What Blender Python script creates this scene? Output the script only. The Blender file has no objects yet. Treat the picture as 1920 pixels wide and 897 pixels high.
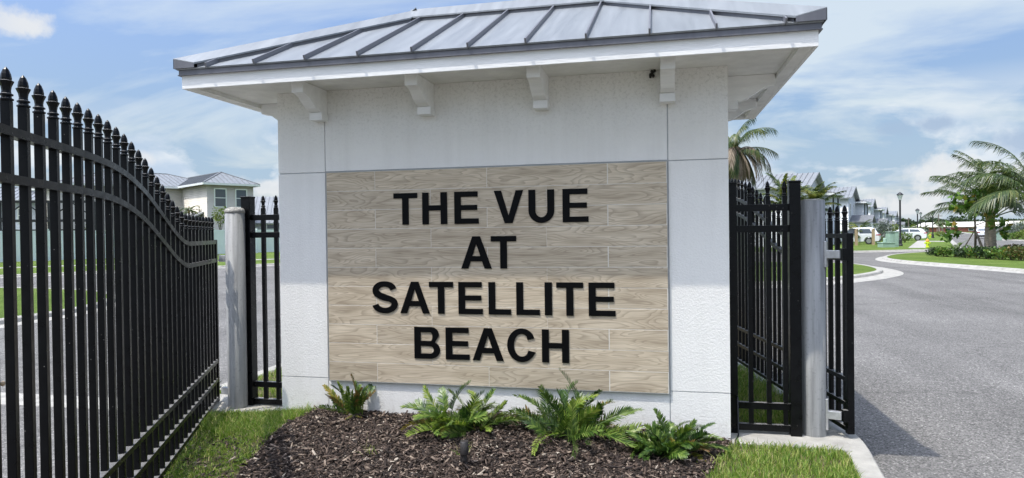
import bpy, bmesh, math, random
import numpy as np
from mathutils import Vector, Matrix
scene = bpy.context.scene
rng = random.Random(7)
R = math.radians

# ------------------------------------------------------------------ camera
F_PX, YAW, PITCH, ROLL = 1234.09, 0.2170, -0.01084, -0.01238
CAM = Vector((0.0, -5.207, 1.6))
_f = Vector((-math.sin(YAW)*math.cos(PITCH), math.cos(YAW)*math.cos(PITCH), math.sin(PITCH)))
_r = Vector((math.cos(YAW), math.sin(YAW), 0)); _u = _r.cross(_f)
_c, _s = math.cos(ROLL), math.sin(ROLL)
RIGHT = _c*_r + _s*_u; UP = -_s*_r + _c*_u; FWD = _f
cam_d = bpy.data.cameras.new("camera"); cam = bpy.data.objects.new("camera", cam_d)
scene.collection.objects.link(cam)
m3 = Matrix((RIGHT, UP, -FWD)).transposed()
cam.matrix_world = Matrix.Translation(CAM) @ m3.to_4x4()
cam_d.sensor_width = 36; cam_d.lens = 36*F_PX/1920
cam_d.clip_start = 0.05; cam_d.clip_end = 6000
scene.camera = cam

# ------------------------------------------------------------------ sun, sky, exposure
SUN_DIR = Vector((-0.325, -0.325, 1.0)).normalized()
SUN_EL = math.asin(SUN_DIR.z); SUN_AZ = math.atan2(SUN_DIR.x, SUN_DIR.y)
sd = bpy.data.lights.new("sun", 'SUN'); sd.energy = 2.25; sd.angle = R(0.55); sd.color = (1.0, 0.95, 0.865)
so = bpy.data.objects.new("sun", sd); scene.collection.objects.link(so)
so.rotation_euler = SUN_DIR.to_track_quat('Z', 'Y').to_euler(); so.location = (0, 0, 30)
scene.view_settings.view_transform = 'Standard'; scene.view_settings.look = 'None'
scene.view_settings.exposure = 0.66; scene.view_settings.gamma = 1.0
scene.view_settings.use_curve_mapping = False
W = bpy.data.worlds.new("World"); scene.world = W; W.use_nodes = True
wn = W.node_tree; wn.nodes.clear()
def N(t, typ, **kw):
    n = t.nodes.new(typ)
    for k, v in kw.items():
        if k in ('ins',):
            for a, b in v.items(): n.inputs[a].default_value = b
        else: setattr(n, k, v)
    return n
def ramp(t, stops, interp='LINEAR'):
    n = t.nodes.new('ShaderNodeValToRGB'); n.color_ramp.interpolation = interp
    e = n.color_ramp.elements
    while len(e) < len(stops): e.new(0.5)
    for i, (p, c) in enumerate(stops):
        e[i].position = p; e[i].color = c if len(c) == 4 else (*c, 1)
    return n
def math_n(t, op, a=None, b=None, clamp=False):
    n = t.nodes.new('ShaderNodeMath'); n.operation = op; n.use_clamp = clamp
    for i, v in enumerate((a, b)):
        if v is None: continue
        if isinstance(v, (int, float)): n.inputs[i].default_value = v
        else: t.links.new(v, n.inputs[i])
    return n.outputs[0]
def g3(v): return (v, v, v)
def build_sky():
    t = wn; L = t.links.new
    out = N(t, 'ShaderNodeOutputWorld'); bg = N(t, 'ShaderNodeBackground'); bg.inputs[1].default_value = 0.125
    sky = N(t, 'ShaderNodeTexSky'); sky.sky_type = 'NISHITA'; sky.sun_disc = False
    sky.sun_elevation = SUN_EL; sky.sun_rotation = SUN_AZ; sky.altitude = 0; sky.air_density = 1.0; sky.dust_density = 7.5; sky.ozone_density = 3.0
    tc = N(t, 'ShaderNodeTexCoord'); sep = N(t, 'ShaderNodeSeparateXYZ'); L(tc.outputs['Generated'], sep.inputs[0])
    x, y, z = sep.outputs
    zz = math_n(t, 'ADD', math_n(t, 'MAXIMUM', z, 0.0), 0.16)
    cx = math_n(t, 'DIVIDE', x, zz); cy = math_n(t, 'DIVIDE', y, zz)
    comb = N(t, 'ShaderNodeCombineXYZ'); L(cx, comb.inputs[0]); L(cy, comb.inputs[1])
    mp = N(t, 'ShaderNodeMapping'); mp.inputs['Rotation'].default_value = (0, 0, R(28)); mp.inputs['Scale'].default_value = (0.8, 1.45, 1); mp.inputs['Location'].default_value = (3.3, 1.2, 0)
    L(comb.outputs[0], mp.inputs[0])
    n1 = N(t, 'ShaderNodeTexNoise', ins={'Scale': 0.75, 'Detail': 9.0, 'Roughness': 0.56, 'Distortion': 0.7}); L(mp.outputs[0], n1.inputs['Vector'])
    r1 = ramp(t, [(0.43, g3(0.0)), (0.52, g3(0.50)), (0.61, g3(1.0))]); L(n1.outputs[0], r1.inputs[0])
    # low cumulus near the horizon
    mp2 = N(t, 'ShaderNodeMapping'); mp2.inputs['Scale'].default_value = (5.2, 5.2, 11.0); mp2.inputs['Location'].default_value = (0.7, 4.4, 0.3)
    L(tc.outputs['Generated'], mp2.inputs[0])
    n2 = N(t, 'ShaderNodeTexNoise', ins={'Scale': 1.0, 'Detail': 8.0, 'Roughness': 0.55, 'Distortion': 0.25}); L(mp2.outputs[0], n2.inputs['Vector'])
    r2 = ramp(t, [(0.48, g3(0.0)), (0.555, g3(1.0))]); L(n2.outputs[0], r2.inputs[0])
    lowr = ramp(t, [(0.0, g3(1.0)), (0.10, g3(1.0)), (0.20, g3(0.0))]); L(z, lowr.inputs[0])
    m2 = math_n(t, 'MULTIPLY', r2.outputs[0], lowr.outputs[0])
    hz = ramp(t, [(0.0, g3(0.70)), (0.05, g3(0.35)), (0.16, g3(0.10)), (0.42, g3(0.02)), (1.0, g3(0.0))]); L(z, hz.inputs[0])
    veil = math_n(t, 'MAXIMUM', math_n(t, 'MULTIPLY', r1.outputs[0], 0.92), hz.outputs[0])
    mixb = N(t, 'ShaderNodeMix', data_type='RGBA'); L(veil, mixb.inputs['Factor'])
    tint = N(t, 'ShaderNodeMix', data_type='RGBA', blend_type='MULTIPLY'); tint.inputs['Factor'].default_value = 1.0
    L(sky.outputs[0], tint.inputs['A']); tint.inputs['B'].default_value = (0.90, 1.09, 1.42, 1)
    hcol = N(t, 'ShaderNodeMix', data_type='RGBA'); hr_ = ramp(t, [(0.0, g3(0.92)), (0.10, g3(0.75)), (0.22, g3(0.34)), (0.40, g3(0.0))]); L(z, hr_.inputs[0]); L(hr_.outputs[0], hcol.inputs['Factor'])
    L(tint.outputs['Result'], hcol.inputs['A']); hcol.inputs['B'].default_value = (2.0, 3.0, 4.1, 1)
    L(hcol.outputs['Result'], mixb.inputs['A']); 
    fw = N(t, 'ShaderNodeMix', data_type='RGBA', blend_type='ADD'); fw.inputs['Factor'].default_value = 0.35   # thin cloud glows with the sky behind it
    fw.inputs['A'].default_value = (3.05, 3.4, 3.55, 1); L(sky.outputs[0], fw.inputs['B']); L(fw.outputs['Result'], mixb.inputs['B'])
    # cumulus: bright tops, bluish-grey bases
    n3 = N(t, 'ShaderNodeTexNoise', ins={'Scale': 1.6, 'Detail': 5.0}); L(mp2.outputs[0], n3.inputs['Vector'])
    cr = ramp(t, [(0.38, (2.9, 3.5, 4.3)), (0.60, (5.0, 5.1, 5.1))]); L(n3.outputs[0], cr.inputs[0])
    mixc = N(t, 'ShaderNodeMix', data_type='RGBA'); L(math_n(t, 'MULTIPLY', m2, 0.85), mixc.inputs['Factor'])
    L(mixb.outputs['Result'], mixc.inputs['A']); L(cr.outputs[0], mixc.inputs['B'])
    # small grey cloud scraps standing alone in the blue
    last = mixc.outputs['Result']
    n4 = N(t, 'ShaderNodeTexNoise', ins={'Scale': 26.0, 'Detail': 6.0, 'Roughness': 0.6}); L(tc.outputs['Generated'], n4.inputs['Vector'])
    for (u_, v_, rad, amt, wt) in ((1860, 345, 0.085, 0.95, 1), (1790, 330, 0.06, 0.8, 1), (1700, 392, 0.055, 0.9, 1), (1640, 380, 0.03, 0.7, 1), (1505, 392, 0.03, 0.8, 1), (1478, 330, 0.02, 0.6, 1), (268, 296, 0.024, 0.75, 1), (230, 300, 0.02, 0.6, 1), (500, 352, 0.030, 0.8, 1), (440, 345, 0.03, 0.5, 1), (20, 42, 0.045, 0.8, 1), (60, 45, 0.03, 0.6, 1),
                                (1752, 233, 0.026, 0.8, 0), (1690, 240, 0.026, 0.45, 0), (1912, 272, 0.045, 0.75, 0)):
        dv = FWD*F_PX + RIGHT*(u_-960) - UP*(v_-448.5); dv.normalize()
        sb = N(t, 'ShaderNodeVectorMath'); sb.operation = 'SUBTRACT'; L(tc.outputs['Generated'], sb.inputs[0]); sb.inputs[1].default_value = dv
        ms = N(t, 'ShaderNodeVectorMath'); ms.operation = 'MULTIPLY'; L(sb.outputs[0], ms.inputs[0]); ms.inputs[1].default_value = (1.0, 1.0, 2.1)
        ln = N(t, 'ShaderNodeVectorMath'); ln.operation = 'LENGTH'; L(ms.outputs[0], ln.inputs[0])
        dd_ = math_n(t, 'ADD', math_n(t, 'DIVIDE', ln.outputs['Value'], rad), math_n(t, 'MULTIPLY', math_n(t, 'SUBTRACT', n4.outputs[0], 0.5), 2.2))
        rm = ramp(t, [(0.35, g3(amt)), (0.95, g3(0.0))]); L(dd_, rm.inputs[0])
        mk = N(t, 'ShaderNodeMix', data_type='RGBA'); L(rm.outputs[0], mk.inputs['Factor']); L(last, mk.inputs['A']); mk.inputs['B'].default_value = (4.2, 4.3, 4.4, 1) if wt else (2.05, 2.65, 3.55, 1); last = mk.outputs['Result']
    L(last, bg.inputs[0]); L(bg.outputs[0], out.inputs[0])
build_sky()

# ------------------------------------------------------------------ pixel helpers (photo pixels of the 1920x897 picture)
def ray(u, v):
    d = FWD*F_PX + RIGHT*(u-960) - UP*(v-448.5); return d.normalized()
def gp(u, v, z=-0.1):
    d = ray(u, v); return CAM + d*((z-CAM.z)/d.z)
def dp(u, v, depth):
    d = ray(u, v); return CAM + d*(depth/d.dot(FWD))

# ------------------------------------------------------------------ mesh helpers
class MB:
    def __init__(s): s.v = []; s.f = []
    def add(s, vs, fs):
        o = len(s.v); s.v += [tuple(v) for v in vs]; s.f += [tuple(i+o for i in f) for f in fs]; return s
    def box(s, x0, x1, y0, y1, z0, z1):
        return s.add([(x0,y0,z0),(x1,y0,z0),(x1,y1,z0),(x0,y1,z0),(x0,y0,z1),(x1,y0,z1),(x1,y1,z1),(x0,y1,z1)],
              [(0,3,2,1),(4,5,6,7),(0,1,5,4),(1,2,6,5),(2,3,7,6),(3,0,4,7)])
    def beam(s, a, b, w, h, up=(0,0,1)):
        a = Vector(a); b = Vector(b); d = (b-a).normalized(); up = Vector(up)
        sd = d.cross(up)
        if sd.length < 1e-4: sd = d.cross(Vector((1,0,0)))
        sd.normalize(); u2 = sd.cross(d)
        vs = []
        for p in (a, b):
            for i, j in ((-1,-1),(1,-1),(1,1),(-1,1)): vs.append(p + sd*(i*w/2) + u2*(j*h/2))
        return s.add(vs, [(0,1,2,3),(7,6,5,4),(0,4,5,1),(1,5,6,2),(2,6,7,3),(3,7,4,0)])
    def sweep(s, pts, w, h, up=(0,0,1)):
        # square bar along a polyline, w across, h along 'up'
        pts = [Vector(p) for p in pts]; up = Vector(up); n = len(pts); vs = []
        for i, p in enumerate(pts):
            d = (pts[min(i+1,n-1)] - pts[max(i-1,0)]).normalized()
            sd = d.cross(up).normalized(); u2 = sd.cross(d)
            for a, b in ((-1,-1),(1,-1),(1,1),(-1,1)): vs.append(p + sd*(a*w/2) + u2*(b*h/2))
        fs = [(3,2,1,0), tuple(4*(n-1)+k for k in range(4))]
        for i in range(n-1):
            for k in range(4):
                a = 4*i+k; b = 4*i+(k+1) % 4; fs.append((a, b, b+4, a+4))
        return s.add(vs, fs)
    def tube(s, pts, rad, n=8, cap=True):
        pts = [Vector(p) for p in pts]; m = len(pts)
        if not isinstance(rad, (list, tuple)): rad = [rad]*m
        vs = []; ref = None
        for i, p in enumerate(pts):
            d = (pts[min(i+1,m-1)] - pts[max(i-1,0)])
            d = d.normalized() if d.length > 1e-9 else Vector((0,0,1))
            if ref is None:
                ref = d.cross(Vector((0,0,1)))
                if ref.length < 1e-3: ref = Vector((1,0,0))
            ref = (ref - d*ref.dot(d)).normalized(); b = d.cross(ref)
            for k in range(n):
                a = 2*math.pi*k/n; vs.append(p + (ref*math.cos(a) + b*math.sin(a))*rad[i])
        fs = []
        for i in range(m-1):
            for k in range(n):
                a = i*n+k; b = i*n+(k+1) % n; fs.append((a, b, b+n, a+n))
        if cap: fs += [tuple(range(n-1,-1,-1)), tuple((m-1)*n+k for k in range(n))]
        return s.add(vs, fs)
    def lathe(s, prof, n=12, c=(0,0,0), ph=0.0):
        vs = []; fs = []; m = len(prof)
        for r, z in prof:
            for k in range(n):
                a = 2*math.pi*k/n + ph; vs.append((c[0]+r*math.cos(a), c[1]+r*math.sin(a), c[2]+z))
        for i in range(m-1):
            for k in range(n):
                a = i*n+k; b = i*n+(k+1) % n; fs.append((a, b, b+n, a+n))
        fs += [tuple(range(n-1,-1,-1)), tuple((m-1)*n+k for k in range(n))]
        return s.add(vs, fs)
    def prism(s, poly, d):
        # poly: list of 3D points (planar), d: extrusion vector
        d = Vector(d); n = len(poly); p = [Vector(q) for q in poly]
        vs = p + [q+d for q in p]
        fs = [tuple(range(n)), tuple(range(2*n-1, n-1, -1))]
        for k in range(n): a = k; b = (k+1) % n; fs.append((b, a, a+n, b+n))
        return s.add(vs, fs)
    def quad(s, *q): return s.add(q, [tuple(range(len(q)))])
COL = scene.collection
WLOC = {}
def mesh_from(name, v, f, mat, smooth=False, fixn=True):
    me = bpy.data.meshes.new(name)
    me.from_pydata([tuple(a) for a in v], [], f); me.update()
    if fixn:
        bm = bmesh.new(); bm.from_mesh(me); bmesh.ops.recalc_face_normals(bm, faces=bm.faces); bm.to_mesh(me); bm.free()
    if mat: me.materials.append(mat)
    if smooth: me.polygons.foreach_set('use_smooth', [True]*len(me.polygons))
    return me
def big_mesh(name, v, faces_flat, sizes, mat):
    me = bpy.data.meshes.new(name); nv = len(v)
    me.vertices.add(nv); me.vertices.foreach_set('co', np.asarray(v, np.float32).ravel())
    me.loops.add(len(faces_flat)); me.loops.foreach_set('vertex_index', np.asarray(faces_flat, np.int32))
    me.polygons.add(len(sizes)); st = np.concatenate([[0], np.cumsum(sizes)[:-1]]).astype(np.int32)
    me.polygons.foreach_set('loop_start', st); me.update(calc_edges=True); me.validate(); me.materials.append(mat); return me
def link(name, me, parent=None, loc=None, rot=None):
    o = bpy.data.objects.new(name, me); COL.objects.link(o)
    if parent is not None: o.parent = parent
    if loc is not None: o.location = loc
    if rot is not None: o.rotation_euler = rot
    return o
def bevel_me(me, w, seg=2, ang=35):
    bm = bmesh.new(); bm.from_mesh(me); bmesh.ops.remove_doubles(bm, verts=bm.verts, dist=1e-5)
    ed = [e for e in bm.edges if len(e.link_faces) == 2 and e.calc_face_angle(0) > R(ang)]
    bmesh.ops.bevel(bm, geom=ed, offset=w, segments=seg, affect='EDGES', profile=0.5, clamp_overlap=True)
    bm.to_mesh(me); bm.free(); return me
def part(name, mb, mat, parent=None, smooth=False, bevel=0, world=True, label=None):
    v = mb.v
    if world and parent is not None and parent.name in WLOC:
        o = WLOC[parent.name]; v = [(a[0]-o[0], a[1]-o[1], a[2]-o[2]) for a in v]
    me = mesh_from(name, v, mb.f, mat, smooth)
    if bevel: bevel_me(me, bevel)
    o = link(name, me, parent)
    if parent is not None and parent.name in WLOC: WLOC[o.name] = WLOC[parent.name]
    if label: o['label'] = label
    return o
def tag(o, label, cat, group=None, kind=None):
    o['label'] = label; o['category'] = cat
    if group: o['group'] = group
    if kind: o['kind'] = kind
    return o
def thing(name, label, cat, loc=(0,0,0), rz=0, group=None):
    o = bpy.data.objects.new(name, None); COL.objects.link(o); o.location = loc; o.rotation_euler = (0,0,rz); o.empty_display_size = .2
    WLOC[o.name] = Vector(loc)
    return tag(o, label, cat, group)
def solo(name, mb, mat, label, cat, loc, group=None, smooth=False, bevel=0, world=True):
    v = [(a[0]-loc[0], a[1]-loc[1], a[2]-loc[2]) for a in mb.v] if world else mb.v
    me = mesh_from(name, v, mb.f, mat, smooth)
    if bevel: bevel_me(me, bevel)
    return tag(link(name, me, None, loc), label, cat, group)
def structure(name, mb, mat, kind='structure', smooth=False):
    o = link(name, mesh_from(name, mb.v, mb.f, mat, smooth)); o['kind'] = kind; return o
def copy_tree(o, parent=None):
    c = o.copy(); COL.objects.link(c); c.parent = parent
    if o.name in WLOC: WLOC[c.name] = WLOC[o.name]
    for ch in list(o.children): copy_tree(ch, c)
    return c

# ------------------------------------------------------------------ materials
def new_mat(name):
    m = bpy.data.materials.new(name); m.use_nodes = True; t = m.node_tree
    return m, t, t.nodes['Principled BSDF']
def simple(name, col, rough=0.5, metal=0.0, var=0.12, scale=8.0, bump=0.0, bscale=60.0, spec=0.5, stretch=(1,1,1)):
    m, t, b = new_mat(name); L = t.links.new
    b.inputs['Roughness'].default_value = rough; b.inputs['Metallic'].default_value = metal
    b.inputs['Specular IOR Level'].default_value = spec
    tc = N(t, 'ShaderNodeTexCoord'); mp = N(t, 'ShaderNodeMapping'); mp.inputs['Scale'].default_value = stretch; L(tc.outputs['Object'], mp.inputs[0])
    if var:
        n = N(t, 'ShaderNodeTexNoise', ins={'Scale': scale, 'Detail': 6.0, 'Roughness': 0.6}); L(mp.outputs[0], n.inputs['Vector'])
        lo = tuple(max(0, c*(1-var*1.6)) for c in col); hi = tuple(c*(1+var*1.2) for c in col)
        r = ramp(t, [(0.3, lo), (0.7, hi)]); L(n.outputs[0], r.inputs[0]); L(r.outputs[0], b.inputs['Base Color'])
    else: b.inputs['Base Color'].default_value = (*col, 1)
    if bump:
        n2 = N(t, 'ShaderNodeTexNoise', ins={'Scale': bscale, 'Detail': 4.0}); L(mp.outputs[0], n2.inputs['Vector'])
        bp = N(t, 'ShaderNodeBump', ins={'Strength': bump, 'Distance': 0.02}); L(n2.outputs[0], bp.inputs['Height']); L(bp.outputs[0], b.inputs['Normal'])
    return m
def stucco_mat():
    m, t, b = new_mat('stucco_white'); L = t.links.new
    b.inputs['Roughness'].default_value = 0.85; b.inputs['Specular IOR Level'].default_value = 0.25
    g = N(t, 'ShaderNodeTexCoord'); co = g.outputs['Object']
    n1 = N(t, 'ShaderNodeTexNoise', ins={'Scale': 1.6, 'Detail': 7.0, 'Roughness': 0.65}); L(co, n1.inputs['Vector'])
    r1 = ramp(t, [(0.28, (0.81,0.79,0.75)), (0.62, (0.86,0.84,0.795))]); L(n1.outputs[0], r1.inputs[0])
    # grime specks, thickest near the soffit and the ground (dirt on the paint itself)
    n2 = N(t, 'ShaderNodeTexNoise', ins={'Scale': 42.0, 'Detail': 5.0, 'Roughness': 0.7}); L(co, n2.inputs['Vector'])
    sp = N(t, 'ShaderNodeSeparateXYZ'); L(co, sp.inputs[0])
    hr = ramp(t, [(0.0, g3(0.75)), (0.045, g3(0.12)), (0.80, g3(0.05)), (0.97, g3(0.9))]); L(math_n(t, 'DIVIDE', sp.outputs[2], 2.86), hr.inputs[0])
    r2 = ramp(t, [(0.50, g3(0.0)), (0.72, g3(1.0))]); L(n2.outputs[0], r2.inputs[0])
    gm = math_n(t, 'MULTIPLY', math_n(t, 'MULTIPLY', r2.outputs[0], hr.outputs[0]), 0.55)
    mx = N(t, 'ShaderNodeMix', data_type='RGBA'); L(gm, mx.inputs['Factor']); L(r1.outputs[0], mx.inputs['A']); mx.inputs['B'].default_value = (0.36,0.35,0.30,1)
    mps = N(t, 'ShaderNodeMapping'); mps.inputs['Scale'].default_value = (7.0, 7.0, 0.35); L(co, mps.inputs[0])
    ns = N(t, 'ShaderNodeTexNoise', ins={'Scale': 1.0, 'Detail': 6.0, 'Roughness': 0.6}); L(mps.outputs[0], ns.inputs['Vector'])
    rs = ramp(t, [(0.45, g3(0.0)), (0.75, g3(0.22))]); L(ns.outputs[0], rs.inputs[0])
    mx3 = N(t, 'ShaderNodeMix', data_type='RGBA'); L(rs.outputs[0], mx3.inputs['Factor']); L(mx.outputs['Result'], mx3.inputs['A']); mx3.inputs['B'].default_value = (0.58,0.56,0.51,1)
    nsp = N(t, 'ShaderNodeTexNoise', ins={'Scale': 16.0, 'Detail': 6.0, 'Roughness': 0.75}); L(co, nsp.inputs['Vector'])
    hb_ = ramp(t, [(0.0, g3(1.0)), (0.03, g3(0.9)), (0.10, g3(0.0))]); L(math_n(t, 'DIVIDE', sp.outputs[2], 2.86), hb_.inputs[0])
    rsp = ramp(t, [(0.50, g3(0.0)), (0.68, g3(0.4))]); L(nsp.outputs[0], rsp.inputs[0])
    mx4 = N(t, 'ShaderNodeMix', data_type='RGBA'); L(math_n(t, 'MULTIPLY', rsp.outputs[0], hb_.outputs[0]), mx4.inputs['Factor']); L(mx3.outputs['Result'], mx4.inputs['A']); mx4.inputs['B'].default_value = (0.42,0.38,0.31,1)
    L(mx4.outputs['Result'], b.inputs['Base Color'])
    n3 = N(t, 'ShaderNodeTexNoise', ins={'Scale': 70.0, 'Detail': 3.0, 'Roughness': 0.5, 'Distortion': 0.6}); L(co, n3.inputs['Vector'])
    r3 = ramp(t, [(0.40, g3(0.0)), (0.60, g3(1.0))]); L(n3.outputs[0], r3.inputs[0])
    bp = N(t, 'ShaderNodeBump', ins={'Strength': 0.27, 'Distance': 0.005}); L(r3.outputs[0], bp.inputs['Height']); L(bp.outputs[0], b.inputs['Normal'])
    return m
def wood_tile_mat():
    m, t, b = new_mat('wood_look_porcelain'); L = t.links.new
    b.inputs['Roughness'].default_value = 0.5; b.inputs['Specular IOR Level'].default_value = 0.35
    tc = N(t, 'ShaderNodeTexCoord'); oi = N(t, 'ShaderNodeObjectInfo')
    off = N(t, 'ShaderNodeCombineXYZ'); L(math_n(t, 'MULTIPLY', oi.outputs['Random'], 53.0), off.inputs[0]); L(math_n(t, 'MULTIPLY', oi.outputs['Random'], 17.0), off.inputs[2])
    def coords(sx, sz):
        mp = N(t, 'ShaderNodeMapping'); mp.inputs['Scale'].default_value = (sx, 1, sz); L(tc.outputs['Object'], mp.inputs[0])
        ad = N(t, 'ShaderNodeVectorMath'); ad.operation = 'ADD'; L(mp.outputs[0], ad.inputs[0]); L(off.outputs[0], ad.inputs[1]); return ad.outputs[0]
    n1 = N(t, 'ShaderNodeTexNoise', ins={'Scale': 1.0, 'Detail': 1.5, 'Roughness': 0.45, 'Distortion': 0.35}); L(coords(1.5, 9.0), n1.inputs['Vector'])
    rings = math_n(t, 'FRACT', math_n(t, 'MULTIPLY', n1.outputs[0], 17.0))
    rr = ramp(t, [(0.0, g3(0.0)), (0.10, g3(1.0)), (0.16, g3(0.85)), (0.50, g3(0.15)), (1.0, g3(0.0))]); L(rings, rr.inputs[0])
    n2 = N(t, 'ShaderNodeTexNoise', ins={'Scale': 1.0, 'Detail': 5.0, 'Roughness': 0.6}); L(coords(4.0, 170.0), n2.inputs['Vector'])
    n3 = N(t, 'ShaderNodeTexNoise', ins={'Scale': 1.0, 'Detail': 3.0}); L(coords(2.2, 14.0), n3.inputs['Vector'])
    base = ramp(t, [(0.30, (0.45,0.36,0.245)), (0.5, (0.60,0.495,0.35)), (0.72, (0.69,0.585,0.43))]); L(n3.outputs[0], base.inputs[0])
    mx1 = N(t, 'ShaderNodeMix', data_type='RGBA'); L(math_n(t, 'MULTIPLY', rr.outputs[0], 0.50), mx1.inputs['Factor']); L(base.outputs[0], mx1.inputs['A']); mx1.inputs['B'].default_value = (0.215,0.16,0.105,1)
    r2 = ramp(t, [(0.42, g3(0.0)), (0.68, g3(1.0))]); L(n2.outputs[0], r2.inputs[0])
    mx2 = N(t, 'ShaderNodeMix', data_type='RGBA'); L(math_n(t, 'MULTIPLY', r2.outputs[0], 0.50), mx2.inputs['Factor']); L(mx1.outputs['Result'], mx2.inputs['A']); mx2.inputs['B'].default_value = (0.25,0.19,0.125,1)
    hv = N(t, 'ShaderNodeHueSaturation'); L(mx2.outputs['Result'], hv.inputs['Color']); L(math_n(t, 'ADD', math_n(t, 'MULTIPLY', oi.outputs['Random'], 0.22), 0.90), hv.inputs['Value']); hv.inputs['Saturation'].default_value = 0.92
    L(hv.outputs[0], b.inputs['Base Color'])
    bp = N(t, 'ShaderNodeBump', ins={'Strength': 0.15, 'Distance': 0.002}); L(n2.outputs[0], bp.inputs['Height']); L(bp.outputs[0], b.inputs['Normal'])
    return m
def black_mat():
    m, t, b = new_mat('black_powder_coat'); L = t.links.new
    b.inputs['Roughness'].default_value = 0.30; b.inputs['Specular IOR Level'].default_value = 0.2
    tc = N(t, 'ShaderNodeTexCoord'); co = tc.outputs['Object']
    v = N(t, 'ShaderNodeTexVoronoi', ins={'Scale': 34.0, 'Randomness': 1.0}); L(co, v.inputs['Vector'])
    r = ramp(t, [(0.05, g3(1.0)), (0.085, g3(0.0))]); L(v.outputs['Distance'], r.inputs[0])
    n0 = N(t, 'ShaderNodeTexNoise', ins={'Scale': 5.0}); L(co, n0.inputs['Vector']); r0 = ramp(t, [(0.52, g3(0.0)), (0.6, g3(1.0))]); L(n0.outputs[0], r0.inputs[0])
    n = N(t, 'ShaderNodeTexNoise', ins={'Scale': 18.0, 'Detail': 5.0}); L(co, n.inputs['Vector'])
    rb = ramp(t, [(0.3, (0.0022,0.0024,0.003)), (0.75, (0.005,0.0052,0.006))]); L(n.outputs[0], rb.inputs[0])
    mx = N(t, 'ShaderNodeMix', data_type='RGBA'); L(math_n(t, 'MULTIPLY', math_n(t, 'MULTIPLY', r.outputs[0], r0.outputs[0]), 0.6), mx.inputs['Factor']); L(rb.outputs[0], mx.inputs['A']); mx.inputs['B'].default_value = (0.45,0.42,0.38,1)
    ge = N(t, 'ShaderNodeNewGeometry'); sz = N(t, 'ShaderNodeSeparateXYZ'); L(ge.outputs['True Normal'], sz.inputs[0])
    rz_ = ramp(t, [(0.70, g3(0.0)), (0.92, g3(1.0))]); L(sz.outputs[2], rz_.inputs[0]); rd = ramp(t, [(0.25, g3(0.45)), (0.7, g3(0.85))]); L(n.outputs[0], rd.inputs[0])
    mxd = N(t, 'ShaderNodeMix', data_type='RGBA'); L(math_n(t, 'MULTIPLY', rz_.outputs[0], rd.outputs[0]), mxd.inputs['Factor']); L(mx.outputs['Result'], mxd.inputs['A']); mxd.inputs['B'].default_value = (0.27,0.26,0.245,1)   # upward faces greyed: settled dust, plus sunlit gloss put into the colour
    L(mxd.outputs['Result'], b.inputs['Base Color'])
    r4 = ramp(t, [(0.3, g3(0.24)), (0.7, g3(0.40))]); L(n.outputs[0], r4.inputs[0]); L(r4.outputs[0], b.inputs['Roughness'])
    return m
def post_mat():
    m, t, b = new_mat('weathered_galvanized_post'); L = t.links.new
    b.inputs['Roughness'].default_value = 0.6;     tc = N(t, 'ShaderNodeTexCoord'); mp = N(t, 'ShaderNodeMapping'); mp.inputs['Scale'].default_value = (22, 22, 1.3); L(tc.outputs['Object'], mp.inputs[0])
    n = N(t, 'ShaderNodeTexNoise', ins={'Scale': 1.0, 'Detail': 7.0, 'Roughness': 0.65}); L(mp.outputs[0], n.inputs['Vector'])
    r = ramp(t, [(0.28, (0.15,0.15,0.148)), (0.5, (0.27,0.272,0.265)), (0.72, (0.34,0.34,0.33))]); L(n.outputs[0], r.inputs[0])
    n2 = N(t, 'ShaderNodeTexNoise', ins={'Scale': 45.0, 'Detail': 4.0}); L(tc.outputs['Object'], n2.inputs['Vector']); r2 = ramp(t, [(0.60, g3(0)), (0.68, g3(1))]); L(n2.outputs[0], r2.inputs[0])
    mx = N(t, 'ShaderNodeMix', data_type='RGBA'); L(math_n(t, 'MULTIPLY', r2.outputs[0], 0.35), mx.inputs['Factor']); L(r.outputs[0], mx.inputs['A']); mx.inputs['B'].default_value = (0.12,0.12,0.12,1)
    L(mx.outputs['Result'], b.inputs['Base Color'])
    bp = N(t, 'ShaderNodeBump', ins={'Strength': 0.2, 'Distance': 0.004}); L(n2.outputs[0], bp.inputs['Height']); L(bp.outputs[0], b.inputs['Normal'])
    return m
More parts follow.
